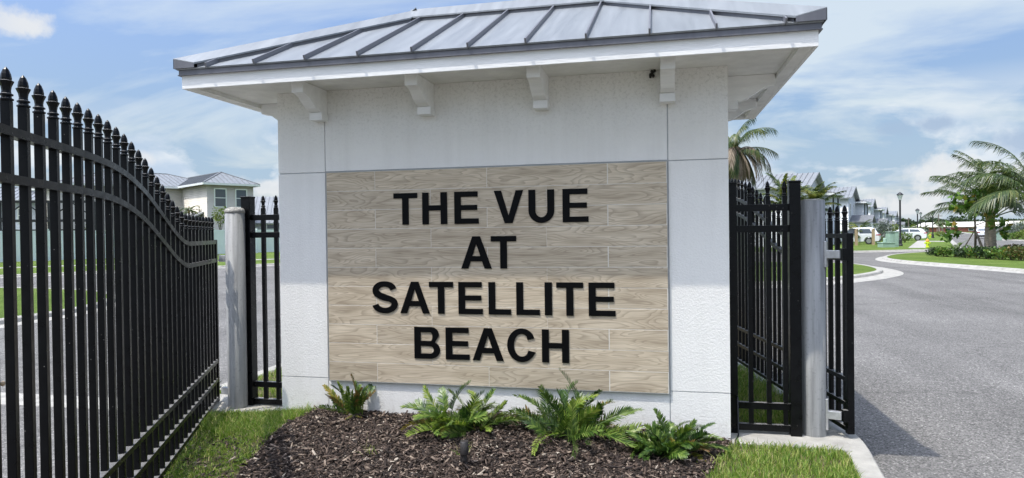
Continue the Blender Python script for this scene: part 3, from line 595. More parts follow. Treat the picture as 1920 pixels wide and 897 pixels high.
# ------------------------------------------------------------------ entrance pavilion
XL, XR, YB = -3.238, 0.531, 1.86
EX0, EX1, EY0, EY1 = -3.77, 1.05, -0.53, 2.39          # outer faces of the fascia
ZS, ZF, ZE = 2.832, 2.797, 2.955                        # soffit, fascia bottom, roof edge
pav = thing('entrance_pavilion', 'white stucco sign pavilion with grey standing seam metal hip roof', 'pavilion', ((XL+XR)/2, YB/2, 0))
m = MB(); m.box(XL+.008, XR-.008, .008, YB-.008, -.2, ZS); part('wall_core', m, M['groove'], pav)
JX = [XL, -2.790, 0.0865, XR]; g2 = .0042
def wall_panel(x0, x1, z0, z1):
    m = MB(); m.box(x0, x1, 0, .0085, z0, z1); part('wall_panel', m, M['stucco'], pav)
for i in range(3):
    a = JX[i]+(g2 if i else 0); b = JX[i+1]-(g2 if i < 2 else 0)
    zs = [-.2, .356, 2.1325, ZS] if i != 1 else [-.2, 2.1365, ZS]
    for j in range(len(zs)-1):
        wall_panel(a, b, zs[j]+(g2 if j else 0), zs[j+1]-(g2 if j < len(zs)-2 else 0))
for x0, x1 in ((XL, XL+.008), (XR-.008, XR)):
    for z0, z1 in ((-.2, .352), (.360, 2.128), (2.137, ZS)):
        m = MB(); m.box(x0, x1, .0087, YB-.0087, z0, z1); part('wall_panel', m, M['stucco'], pav)
m = MB(); m.box(XL, XR, YB-.0085, YB, -.2, ZS); part('wall_panel', m, M['stucco'], pav)
# soffit, lower trim boards, fascia, drip edge
m = MB(); m.box(EX0+.11, EX1-.11, EY0+.026, EY1-.026, ZS+.001, ZS+.012); part('soffit', m, M['soffit'], pav)
for nm, b in (('soffit_trim', (EX0+.025, EX0+.112, EY0+.025, EY1-.025, ZF+.002, ZS+.014)), ('soffit_trim', (EX1-.112, EX1-.025, EY0+.025, EY1-.025, ZF+.002, ZS+.014)),
              ('soffit_trim', (EX0+.1125, EX1-.1125, EY1-.112, EY1-.025, ZF+.002, ZS+.014))):
    m = MB(); m.box(*b); part(nm, m, M['soffit'], pav, bevel=.002)
for b in ((EX0, EX1, EY0, EY0+.025, ZF, 2.915), (EX0, EX1, EY1-.025, EY1, ZF, 2.915), (EX0, EX0+.025, EY0+.0255, EY1-.0255, ZF, 2.915), (EX1-.025, EX1, EY0+.0255, EY1-.0255, ZF, 2.915)):
    m = MB(); m.box(*b); part('fascia_board', m, M['trim'], pav, bevel=.002)
D0, D1, D2, D3 = EX0-.016, EX1+.016, EY0-.016, EY1+.016
for b in ((D0, D1, D2, EY0-.002, 2.902, ZE-.001), (D0, D1, EY1+.002, D3, 2.902, ZE-.001), (D0, EX0-.002, EY0-.0015, EY1+.0015, 2.902, ZE-.001), (EX1+.002, D1, EY0-.0015, EY1+.0015, 2.902, ZE-.001)):
    m = MB(); m.box(*b); part('drip_edge', m, M['drip'], pav, bevel=.002)
for a, b in (((D0-.003, D2-.003, 2.904), (D1+.003, D2-.003, 2.904)), ((D0-.003, D2+.003, 2.904), (D0-.003, D3, 2.904)), ((D1+.003, D2+.003, 2.904), (D1+.003, D3, 2.904))):
    m = MB(); m.beam(a, b, .010, .006); part('drip_lip', m, M['drip'], pav)
RX0, RX1, RY0, RY1 = EX0-.03, EX1+.03, EY0-.03, EY1+.03
HALF = (RY1-RY0)/2; SL = 0.5; ZR0 = ZE
def roof_slope(A, e, gdir, Lw, xs):
    A = Vector(A); e = Vector(e); gdir = Vector(gdir); nrm = (gdir.cross(e) if True else 0)
    slope = (gdir + Vector((0,0,SL))); nn = e.cross(slope).normalized(); nn = nn if nn.z > 0 else -nn
    um = lambda s: max(0.0, min(HALF, s, Lw-s))
    P = lambda s, u, h=0.0: A + e*s + slope*u + nn*h
    cuts = [0.0]+xs+[Lw]
    for a, b in zip(cuts[:-1], cuts[1:]):
        pts = [P(a+.002, 0), P(b-.002, 0)]; tops = sorted(set([b-.002]+[q for q in (HALF, Lw-HALF) if a < q < b]+[a+.002]), reverse=True)
        for q in tops:
            if um(q) > 1e-4: pts.append(P(q, um(q)-.001))
        if len(pts) >= 3:
            m = MB(); m.prism([p - nn*.012 for p in pts], nn*.012); part('roof_panel', m, M['roof'], pav)
    for s in xs:
        m = MB(); m.beam(P(s, -.018, .018), P(s, um(s)-.01, .018), .013, .036, up=nn); part('standing_seam', m, M['seam'], pav)
sx = [x-RX0 for x in (-3.507,-3.081,-2.641,-2.201,-1.767,-1.334,-.905,-.473,-.037,.403,.842)]
roof_slope((RX0,RY0,ZR0), (1,0,0), (0,1,0), RX1-RX0, sx)
roof_slope((RX1,RY0,ZR0), (0,1,0), (-1,0,0), RY1-RY0, [.2+.434*k for k in range(7)])
roof_slope((RX0,RY1,ZR0), (0,-1,0), (1,0,0), RY1-RY0, [.2+.434*k for k in range(7)])
roof_slope((RX1,RY1,ZR0), (-1,0,0), (0,-1,0), RX1-RX0, sx)
ridge_z = ZR0+SL*HALF; ym = (RY0+RY1)/2; rA = Vector((RX0+HALF, ym, ridge_z)); rB = Vector((RX1-HALF, ym, ridge_z))
def cap(name, a, b, w, drop, h, he, hip=False):
    # folded cover: crown raised h over the ridge line, edges raised he over the roof; a hip cover is cut along the eaves
    a = Vector(a); b = Vector(b); d = (b-a).normalized(); pl = Vector((d.y, -d.x, 0)).normalized(); up = Vector((0,0,1)); t = .006
    k = d*(w/math.hypot(d.x, d.y)) if hip else Vector()
    m = MB(); cl = MB(); en = MB()
    for sgn in (1, -1):
        ea = a+k+pl*(sgn*w)+up*(he-drop*w); eb = b-k+pl*(sgn*w)+up*(he-drop*w); A0 = a+up*h; B0 = b+up*h
        m.prism([A0-up*t, B0-up*t, eb-up*t, ea-up*t], up*t)
        m.prism([ea-up*.014, eb-up*.014, eb-up*(t+.0005), ea-up*(t+.0005)], pl*(-sgn*.004))
        ia = ea-pl*(sgn*.022)+d*.03; ib = eb-pl*(sgn*.022)
        cl.prism([ia-up*.001, ib-up*.001, ib-up*(he+.012), ia-up*(he+.012)], pl*(-sgn*.006))
        if hip:
            o_ = Vector((ea.x-A0.x, ea.y-A0.y, 0)).normalized(); on_ = Vector((o_.y, -o_.x, 0)); on_ = on_ if on_.dot(d) < 0 else -on_
            en.prism([A0-up*(t+.001), ea-up*(t+.001), ea-up*(he-.006), a+up*.006], on_*-.004)
    o = part(name, m, M['roof'], pav)
    part('cap_closure', cl, M['seam'], o)
    if hip: part('cap_end', en, M['drip'], o)
for (cx, cy), top in (((RX0,RY0),rA), ((RX1,RY0),rB), ((RX0,RY1),rA), ((RX1,RY1),rB)):
    c = Vector((cx, cy, ZR0)); d = (top-c).normalized(); cap('hip_cap', c-d*.02, top+d*.05, .135, SL*.7071, .088, .046, True)
cap('ridge_cap', rA-Vector((.03,0,0)), rB+Vector((.03,0,0)), .14, SL, .098, .05)
# eave brackets
BP = [(0,2.575),(.105,2.575),(.105,2.632),(.135,2.636),(.19,2.650),(.245,2.684),(.30,2.722),(.35,2.738),(.40,2.742),(.40,ZS),(0,ZS)]
def bracket(px, py, dx, dy, w=.104):
    ax = Vector((dx, dy, 0)); sd = Vector((-dy, dx, 0))
    m = MB(); m.prism([Vector((px, py, 0))+ax*q+Vector((0,0,z))-sd*(w/2) for q, z in BP], sd*w); o = part('eave_bracket', m, M['trim'], pav, bevel=.004)
    f = MB(); c = Vector((px, py, 0))
    f.prism([c+ax*q+Vector((0,0,z))-sd*(w/2+.006) for q, z in ((0,2.566),(.114,2.566),(.114,2.628),(0,2.628))], sd*(w+.012)); part('bracket_foot', f, M['trim'], o, bevel=.003)
for bx in (-2.812,-1.845,-.884,.086): bracket(bx, 0, 0, -1)
for by in (.42, 1.42): bracket(XR, by, 1, 0); bracket(XL, by, -1, 0)
for bx in (-2.812,-1.845,-.884,.086): bracket(bx, YB, 0, 1)
# small nest stuck by the fourth bracket
m = MB()
for k in range(9):
    c = Vector((-.012+rng.uniform(-.03,.03), -.012+rng.uniform(-.012,.004), 2.80+rng.uniform(-.02,.025)))
    m.lathe([(.001,-.014),(.009,-.009),(.011,0),(.008,.009),(.001,.013)], 7, c)
solo('insect_nest', m, M['nest'], 'small dark insect nest stuck under the eave beside a bracket', 'nest', (-.012,-.012,2.80), smooth=True)

# ------------------------------------------------------------------ the sign with tiles and letters
SX0, SX1, SZ0, SZ1 = -2.7735, 0.0815, .338, 2.130
sign = thing('entrance_sign', 'wood look tile sign with black letters reading THE VUE AT SATELLITE BEACH', 'sign', ((SX0+SX1)/2, 0, SZ0))
m = MB(); m.box(SX0+.0032, SX1-.0032, -.0213, -.0003, SZ0+.0032, SZ1-.0032); part('grout_bed', m, M['grout'], sign)
rh = (SZ1-SZ0-.008)/11; tiles = {}
for r_ in range(11):
    z1 = SZ1-.004-r_*rh; z0 = z1-rh
    cuts = [SX0+.004]+([-2.3235,-1.348,-.3755] if r_ % 2 == 0 else [-1.830,-.860])+[SX1-.004]
    for a, b in zip(cuts[:-1], cuts[1:]):
        w = b-a; key = round(w, 2)
        if key not in tiles:
            t = MB(); t.box(-w/2+.002, w/2-.002, -.0055, .0055, -rh/2+.0021, rh/2-.0021); tiles[key] = bevel_me(mesh_from('tile', t.v, t.f, M['tile']), .0008, 1)
        o = link('tile', tiles[key], sign, ((a+b)/2-sign.location.x, -.0165-rng.uniform(0,.0007), (z0+z1)/2-SZ0))
for b in ((SX0, SX0+.003, -.0235, 0, SZ0, SZ1), (SX1-.003, SX1, -.0235, 0, SZ0, SZ1), (SX0+.0032, SX1-.0032, -.0235, 0, SZ0, SZ0+.003), (SX0+.0032, SX1-.0032, -.0235, 0, SZ1-.003, SZ1)):
    m = MB(); m.box(*b); part('edge_trim', m, M['edge'], sign)
def arc(cx, cy, rx, ry, a0, a1, n=14): return [(cx+rx*math.cos(R(a0+(a1-a0)*i/n)), cy+ry*math.sin(R(a0+(a1-a0)*i/n))) for i in range(n+1)]
def glyph(c, w, h=.2635, sv=.0565, sh=.0435):
    # outlines in a w x h box: list of loops (first outer, then holes)
    if c == 'T': return [[((w-sv)/2,0),((w+sv)/2,0),((w+sv)/2,h-sh),(w,h-sh),(w,h),(0,h),(0,h-sh),((w-sv)/2,h-sh)]]
    if c == 'H':
        b0, b1 = h*.43, h*.43+sh
        return [[(0,0),(sv,0),(sv,b0),(w-sv,b0),(w-sv,0),(w,0),(w,h),(w-sv,h),(w-sv,b1),(sv,b1),(sv,h),(0,h)]]
    if c == 'E':
        b0, b1 = h*.425, h*.425+sh*.95; wi = w*.94
        return [[(0,0),(w,0),(w,sh),(sv,sh),(sv,b0),(wi,b0),(wi,b1),(sv,b1),(sv,h-sh),(w*.965,h-sh),(w*.965,h),(0,h)]]
    if c == 'L': return [[(0,0),(w,0),(w,sh),(sv,sh),(sv,h),(0,h)]]
    if c == 'I': return [[(0,0),(w,0),(w,h),(0,h)]]
    if c == 'V':
        t = sv*1.08; k = .033
        return [[(w/2-k,0),(w/2+k,0),(w,h),(w-t,h),(w/2,.062),(t,h),(0,h)]]
    if c == 'A':
        t = sv*1.07; k = .033; zb0, zb1 = h*.225, h*.225+sh; ap = h-.062
        xi = lambda z: t+(w/2-t)*z/ap
        outer = [(0,0),(t,0),(xi(zb0)-0.0,zb0),(w-xi(zb0),zb0),(w-t,0),(w,0),(w/2+k,h),(w/2-k,h)]
        return [outer, [(xi(zb1),zb1),(w/2,ap),(w-xi(zb1),zb1)]]
    if c == 'U':
        r = w/2; ri = w/2-sv; zc = r*.92
        return [[(0,h),(0,zc)]+arc(r,zc,r,zc+.003,180,360)[1:]+[(w,h),(w-sv,h)]+[(w-sv,zc)]+arc(r,zc,ri,zc+.003-.047,360,180)[1:]+[(sv,h)]]
    if c == 'B':
        zt = h*.555
        r1 = zt/2; r2 = (h-zt+.0)/2
        o = [(0,0),(w-r1*1.15,0)]+arc(w-r1*1.15,r1,r1*1.15,r1,-90,62,12)[1:]+arc(w*.955-r2*1.15,h-r2,r2*1.15,r2,-38,90,12)+[(0,h)]
        h1 = [(sv,sh)]+[(w-r1*1.15-.004,sh)]+arc(w-r1*1.15-.004,r1+.001,r1*1.15-sv+.006,r1-sh+.001,-90,90,10)[1:]+[(sv,zt-sh+.004)]
        h2 = [(sv,zt+.002)]+[(w*.95-r2*1.15-.004,zt+.002)]+arc(w*.95-r2*1.15-.004,(zt+.002+h-sh)/2,r2*1.15-sv+.006,(h-sh-zt-.002)/2,-90,90,10)[1:]+[(sv,h-sh)]
        return [o, h1, h2]
    if c == 'C':
        cx, cy = w*.515, h/2; rx, ry = w*.515, h/2+.004; ix, iy = rx-sv, ry-sh*1.02
        a = arc(cx,cy,rx,ry,36,324,40); b = arc(cx,cy,ix,iy,324-6,36+6,36)
        a[0] = (w*.955,h*.72); a[-1] = (w*.995,h*.29); b[0] = (w*.745,h*.345); b[-1] = (w*.715,h*.665)
        return [a+b]
    if c == 'S':
        # centre line of the S, stroked
        hw = .0245; rx = w/2-hw; cx = w/2; ztop = h+.003-hw*.92; zbot = -.003+hw*.92; q = (ztop-zbot)/4
        cl = arc(cx-.002, zbot+3*q, rx*.93, q, 12, 90, 9)+arc(cx-.002, zbot+3*q, rx*.93, q, 90, 205, 12)[1:]
        cl += [(cx-rx*.45, zbot+2*q+q*.20),(cx, zbot+2*q-.002),(cx+rx*.5, zbot+2*q-q*.24)]
        cl += arc(cx, zbot+q, rx, q, 28, -90, 13)+arc(cx, zbot+q, rx, q, -90, -172, 9)[1:]
        lft, rgt = [], []
        for i in range(len(cl)):
            a = Vector(cl[max(i-1,0)]); b = Vector(cl[min(i+1,len(cl)-1)]); d = (b-a).normalized()
            ww = .0225+.0055*abs(d.y)+.003*(1 if 20 < i < 24 else 0); p = Vector(cl[i]); nn = Vector((-d.y, d.x)); lft.append(tuple(p+nn*ww)); rgt.append(tuple(p-nn*ww))
        return [lft+rgt[::-1]]
def letter(c, x0, x1, zb):
    w = x1-x0; cu = bpy.data.curves.new('letter', 'CURVE'); cu.dimensions = '2D'; cu.fill_mode = 'BOTH'; cu.extrude = .0028
    for lp in glyph(c, w):
        sp = cu.splines.new('POLY'); sp.points.add(len(lp)-1); sp.use_cyclic_u = True
        for pt, (a, b) in zip(sp.points, lp): pt.co = (a, b, 0, 1)
    tmp = bpy.data.objects.new('letter_curve', cu); me = bpy.data.meshes.new_from_object(tmp); bpy.data.objects.remove(tmp); bpy.data.curves.remove(cu)
    me.transform(Matrix.Rotation(R(90), 4, 'X')); me.name = 'letter'; me.materials.clear(); me.materials.append(M['letter'])
    o = link('letter', me, sign, (x0-sign.location.x, -.0268, zb-SZ0)); o['label'] = 'black letter '+c; return o
ROWS = [([('T',-2.156,-1.945),('H',-1.902,-1.686),('E',-1.624,-1.417),('V',-1.289,-1.047),('U',-1.004,-.795),('E',-.729,-.524)], 1.671),
        ([('A',-1.571,-1.313),('T',-1.319,-1.108)], 1.304),
        ([('S',-2.357,-2.134),('A',-2.108,-1.848),('T',-1.853,-1.644),('E',-1.599,-1.393),('L',-1.344,-1.157),('L',-1.113,-.921),('I',-.881,-.8215),('T',-.787,-.573),('E',-.531,-.322)], .931),
        ([('B',-1.988,-1.763),('E',-1.714,-1.510),('A',-1.484,-1.222),('C',-1.193,-.958),('H',-.908,-.690)], .5545)]
for row, zb in ROWS:
    for c, a, b in row: letter(c, a, b, zb)

# ------------------------------------------------------------------ iron gates and fixed panels
PW = .031
FIN = [(.0165,0),(.0195,.002),(.0195,.008),(.0145,.010),(.0135,.017),(.0185,.019),(.0185,.025),(.0135,.028),(.0125,.037),(.0145,.052),(.0205,.068),(.0212,.072),(.0150,.075),(.0155,.083),(.0135,.097),(.0085,.113),(.001,.124)]
def fin_mesh(k=1.0):
    m = MB(); m.lathe([(r*k, z) for r, z in FIN], 8, ph=R(22.5)); return mesh_from('finial', m.v, m.f, M['black'], False)
FINIAL = fin_mesh(1.15)
def picket(parent, x, y, z0, z1, w=PW, fin=FINIAL, rot=0):
    m = MB(); m.box(x-w/2, x+w/2, y-w/2, y+w/2, z0, z1); me = mesh_from('picket', m.v, m.f, M['black']); bevel_me(me, .002, 1)
    o = link('picket', me, parent); link('finial', fin, o, (x, y, z1-.0005)); return o
PS = [0,1.17,1.36,1.60,1.93,2.33,2.67,2.96,3.32,5]; PZ = [1.537,1.537,1.560,1.622,1.737,1.872,1.945,1.978,1.988,1.986]
def top_rail(s):
    if s <= 1.19: return 1.537
    return sum(np.interp(s+o, PS, PZ) for o in (-.1,-.05,0,.05,.1))/5 if s > 1.35 else float(np.interp(s, PS, PZ))
def swing_gate(label, base, ang, length, first, step, low):
    gt = thing('driveway_gate', label, 'gate', (base.x, base.y, 0), ang, 'swing gates hung on the pipe posts')
    ss = list(np.arange(0, length+.001, .05))
    for dz in (0, -.173):
        m = MB(); m.sweep([(s, 0, top_rail(s)+dz) for s in ss], .044, .034, up=(0,0,1)); o = part('rail', m, M['black'], gt, world=False)
    for z in low:
        m = MB(); m.beam((.01,0,z), (length-.01,0,z), .044, .034); part('rail', m, M['black'], gt, world=False, bevel=.002)
    for s, tp in ((.012, 1.560), (length, top_rail(length)+.03)):
        m = MB(); m.box(s-.024, s+.024, -.025, .025, low[-1]-.03, tp); part('stile', m, M['black'], gt, world=False, bevel=.003)
    s = first
    while s < length-.05:
        picket(gt, s, 0, low[-1]-.012, top_rail(s)+.113); s += step
    return gt
left_gate = swing_gate('long black iron gate swung open in front, with curved top and spear points', GA, GANG, 4.75, .115, .1345, (.405,.225,.045))
right_gate = swing_gate('black iron gate folded back behind the pavilion beside the asphalt road', HB, HANG, 4.2, .075, .125, (.445,.255,.065))
# hinges
for z in (1.385, .145):
    m = MB()
    for dz in (-.026, .026): m.box(-.175, -.01, -.013, .013, z+dz-.005, z+dz+.005)
    m.lathe([(.007,-.045),(.007,.045)], 8, (-.085,0,z)); m.lathe([(.013,.034),(.013,.046)], 6, (-.085,0,z)); m.lathe([(.013,-.046),(.013,-.034)], 6, (-.085,0,z))
    m.box(-.012, -.001, -.022, .022, z-.05, z+.05)
    part('hinge', m, M['black'], left_gate, world=False)
for z in (1.40, .175):
    m = MB(); m.box(-.020, .020, .0255, .060, z-.045, z+.045); h = part('hinge', m, M['black'], right_gate, world=False)
def pipe_post(label, cx, cy, rad, top, dome, plates):
    t = thing('pipe_post', label, 'post', (cx, cy, 0), 0, 'grey pipe posts beside the gates')
    m = MB(); m.lathe([(rad*.995,-.15),(rad,0),(rad,top)], 40, (cx, cy, 0)); p_ = part('pipe', m, M['post'], t, smooth=False)
    for f in p_.data.polygons: f.use_smooth = len(f.vertices) == 4
    m = MB()
    if dome: m.lathe([(rad*1.03,top-.012),(rad*1.05,top+.004),(rad*1.0,top+.018),(rad*.8,top+.033),(rad*.45,top+.042),(.001,top+.045)], 28, (cx, cy, 0))
    else: m.lathe([(rad*.98,top+.0005),(rad*.95,top+.006),(rad*.6,top+.012),(.001,top+.014)], 28, (cx, cy, 0))
    part('concrete_fill', m, M['roughconc'], t, smooth=True)
    for (z, a, hh) in plates:
        d = Vector((math.cos(a), math.sin(a), 0)); s = Vector((-d.y, d.x, 0)); c = Vector((cx, cy, z))
        m = MB(); m.beam(c+d*(rad+.006)-Vector((0,0,hh/2)), c+d*(rad+.006)+Vector((0,0,hh/2)), .05, .018, up=d); o = part('hinge_plate', m, M['steel'], t, bevel=.004)
        m = MB(); m.beam(c+d*(rad+.010), c+d*(rad+.105), .045, .062); part('hinge_lug', m, M['steel'], o, bevel=.004)
pipe_post('grey pipe post with rough domed concrete top, next to the open front gate', -3.82, .20, .0865, 1.818, True, [(1.385, R(168), .20), (.145, R(168), .22)])
pipe_post('grey pipe post with flat worn top, at the roadside corner', 1.173, .25, .0865, 1.812, False, [(1.40, R(-25), .2), (.175, R(-20), .24)])
def panel(label, posts, rails, pickets, rx0, rx1, y):
    t = thing('fence_panel', label, 'fence panel', ((rx0+rx1)/2, y, 0), 0, 'fixed iron panels beside the pavilion')
    for x0, x1, zt in posts:
        w = x1-x0; m = MB(); m.box(x0, x1, y-w/2, y+w/2, -.02, zt-.012); o = part('fence_post', m, M['black'], t, bevel=.003)
        m = MB(); m.box(x0-.004, x1+.004, y-w/2-.004, y+w/2+.004, zt-.0125, zt+.004); part('post_cap', m, M['black'], o, bevel=.004)
    for z in rails:
        m = MB(); m.box(rx0, rx1, y-.019, y+.019, z-.026, z+.026); part('rail', m, M['black'], t, bevel=.002)
    c = t.location
    for x in pickets: picket(t, x-c.x, 0, rails[-1]-c.z-.02, 1.845, .034, FBIG)
    return t
FBIG = fin_mesh(1.1)
panel('short black iron panel between the road corner post and the pavilion wall', [(.545,.605,1.962),(.988,1.070,1.962)], (1.763,1.600,.224,.056), (.705,.838,.960), .604, .989, .20)
panel('short black iron panel filling the gap between the domed post and the pavilion', [(-3.795,-3.705,1.958)], (1.763,1.600,.203,.042), (-3.590,-3.458,-3.326), -3.706, -3.242, .30)
# loose cable at the foot of the right panel
m = MB(); m.tube([(.598,.13,.30),(.60,.125,.03),(.597,.10,.012),(.575,.02,.010),(.56,-.03,.011),(.555,-.07,.010),(.553,-.10,-.01)], .006, 8)
solo('cable', m, M['cable'], 'black cable trailing from the iron panel foot across the concrete', 'cable', (.575,.02,.0), smooth=True)
# snail on the near gate
P = ray(7, 720); nrm2 = Vector((GN.x, GN.y)); tt = ((GA+GN*-.016-Vector((CAM.x, CAM.y))).dot(nrm2))/(P.x*nrm2.x+P.y*nrm2.y); sp_ = CAM+P*tt
m = MB(); m.lathe([(.001,0),(.0085,.002),(.0095,.006),(.0075,.011),(.0048,.016),(.001,.021)], 12); m.v = [(a*.8, b, c) for a, b, c in m.v]
me = mesh_from('snail_shell', m.v, m.f, M['shell'], True); o = link('snail_shell', me, None, sp_, (R(70), 0, R(20))); tag(o, 'small tan snail shell stuck to a black gate picket', 'snail')

# ------------------------------------------------------------------ leaves and fronds
def frond_mesh(name, L, nl, ll, lw, e0, e1, seed, mat, la=55, droop=.35, vee=.25, bend=0.0, rr=.006, t0=.12, prof=None):
    r = random.Random(seed); m = MB(); pts = []; p = Vector((0,0,0)); ns = 16; yaw = 0
    dirs = []
    for i in range(ns+1):
        t = i/ns; e = R(e0+(e1-e0)*t**1.25); yaw = bend*t*t
        d = Vector((math.cos(e)*math.cos(yaw), math.cos(e)*math.sin(yaw), math.sin(e))); pts.append(p.copy()); dirs.append(d); p = p+d*(L/ns)
    m.tube(pts, [rr*(1-.8*i/ns) for i in range(ns+1)], 4)
    for i in range(nl):
        t = t0+(1-t0)*(i+.5)/nl
        f = t*ns; k = min(int(f), ns-1); q = pts[k].lerp(pts[k+1], f-k); d = dirs[k].lerp(dirs[k+1], f-k).normalized()
        side0 = d.cross(Vector((0,0,1))).normalized(); upv = side0.cross(d)
        pl = (prof(t) if prof else (math.sin(math.pi*(0.12+.80*t))**.6))
        for sg in (-1, 1):
            if r.random() < .03: continue
            l = ll*pl*r.uniform(.85, 1.1); a = R(la*(1-.45*t)+r.uniform(-7, 7))
            ld = (d*math.cos(a)+side0*(sg*math.sin(a))+upv*(vee+r.uniform(-.12,.12))).normalized()
            wv = ld.cross(upv).normalized()*lw*r.uniform(.8,1.15)
            mid = q+ld*l*.5+Vector((0,0,-droop*l*.16)); tip = q+ld*l+Vector((0,0,-droop*l*.62*r.uniform(.7,1.3)))
            m.add([q-wv*.30, q+wv*.30, mid+wv*.5, mid-wv*.5, tip], [(0,1,2,3),(3,2,4)])
    me = bpy.data.meshes.new(name); me.from_pydata([tuple(v) for v in m.v], [], m.f); me.update(); me.materials.append(mat); return me
def cycad(label, u, v, nfr, Lr, er, seed, mix, yellow=(), brown=(), ll=.085, curl=(28,75), lean=(0,0), nl=20, heads=((0,0),)):
    P = gp(u, v, .05); z = float(gz(P.x, P.y))-.01
    r = random.Random(seed)
    t = thing('coontie_plant', label, 'plant', (P.x, P.y, z), 0, 'coontie plants in the mulch bed')
    m = MB(); m.lathe([(.045,-.03),(.05,.01),(.04,.04),(.02,.06),(.001,.065)], 9); part('stem', m, M['bark'], t, world=False, smooth=True)
    for k in range(nfr):
        q = r.random(); az = k*2.39996+r.uniform(-.5,.5)
        L = r.uniform(*Lr); e0 = er[0]+(er[1]-er[0])*q+r.uniform(-14,14)
        e0 += lean[0]*math.cos(az)+lean[1]*math.sin(az); e0 = max(-5, min(100, e0)); e1 = e0-r.uniform(*curl)
        mat = M['cycad_yellow'] if k in yellow else M['cycad_brown'] if k in brown else M[r.choices(['cycad_dark','cycad','cycad_young'], mix)[0]]
        me = frond_mesh('frond', L, nl+6+r.randint(-3,3), ll*r.uniform(.7,1.15), 0.0098, e0, e1, seed*50+k, mat, r.uniform(44,66), r.uniform(.1,.5), r.uniform(.05,.75), r.uniform(-.9,.9), .0038, r.uniform(.10,.30))
        hx, hy = heads[k % len(heads)]; link('frond', me, t, (hx+math.cos(az)*.03, hy+math.sin(az)*.03, .03+r.uniform(-.02,.03)), (R(r.uniform(-60,60)), 0, az))
    # dry fronds lying on the mulch at the foot
    for k in range(3):
        az = r.uniform(0, 6.28); me = frond_mesh('dry_frond', Lr[0]*.7, 10, ll*.6, .008, 4, -6, seed*50+90+k, M['cycad_brown'], 35, .6, 0, r.uniform(-.6,.6), .003, .3); link('dry_frond', me, t, (0, 0, .035), (0, 0, az))
    return t
cycad('small upright coontie plant with browning tips by the sign tile corner', 662, 789, 28, (.19,.33), (95,40), 3, (2,4,2), yellow=(1,9), brown=(0,2,4,6,11,15), ll=.058, curl=(10,45), nl=18, heads=((0,0),(.04,.02),(-.05,.0)))
cycad('bushy bright green coontie plant behind the small bronze spotlight', 862, 820, 60, (.20,.37), (92,8), 5, (1,5,4), yellow=(9,20,33), ll=.08, lean=(4,-8), heads=((0,0),(-.12,.05),(.10,.06),(-.03,-.09),(.15,-.03)))
cycad('largest coontie plant with long arching fronds and orange tipped stems', 1066, 826, 58, (.24,.52), (95,5), 8, (4,5,2), yellow=(21,30), brown=(1,3), ll=.095, lean=(-3,-6), nl=22, heads=((0,0),(-.15,.04),(.13,.05),(.05,-.11),(-.07,-.08)))
cycad('compact dense coontie mound nearest the road corner post', 1254, 842, 92, (.18,.28), (80,0), 12, (5,5,1), yellow=(2,5), brown=(0,), ll=.07, curl=(35,80), heads=((0,0),(-.11,.04),(.11,.03),(.03,-.09),(-.06,-.08),(.0,.09)))
# spotlight in the mulch
P = gp(871, 884, .05); zz = float(gz(P.x, P.y))
sp = thing('garden_spotlight', 'small bronze spotlight aimed at the sign, standing in the mulch', 'spotlight', (P.x, P.y, zz))
m = MB(); m.lathe([(.026,.080),(.0275,.084),(.0275,.166),(.024,.168)], 20); m.v = [(x, y+.35*(z-.08)*.15, z) for x, y, z in m.v]; h = part('lamp_hood', m, M['fixture'], sp, world=False)
for f in h.data.polygons: f.use_smooth = len(f.vertices) == 4
m = MB(); m.lathe([(.016,.035),(.019,.045),(.019,.0795),(.017,.0798)], 14); part('lamp_base', m, M['fixture'], sp, world=False)
m = MB(); m.box(-.026,-.018,-.008,.008,.02,.075); m.box(-.0178,.02,-.010,.010,.018,.034); part('knuckle', m, M['fixture'], sp, world=False, bevel=.002)
m = MB(); m.lathe([(.010,-.08),(.012,.018)], 8); part('stake', m, M['fixture'], sp, world=False)

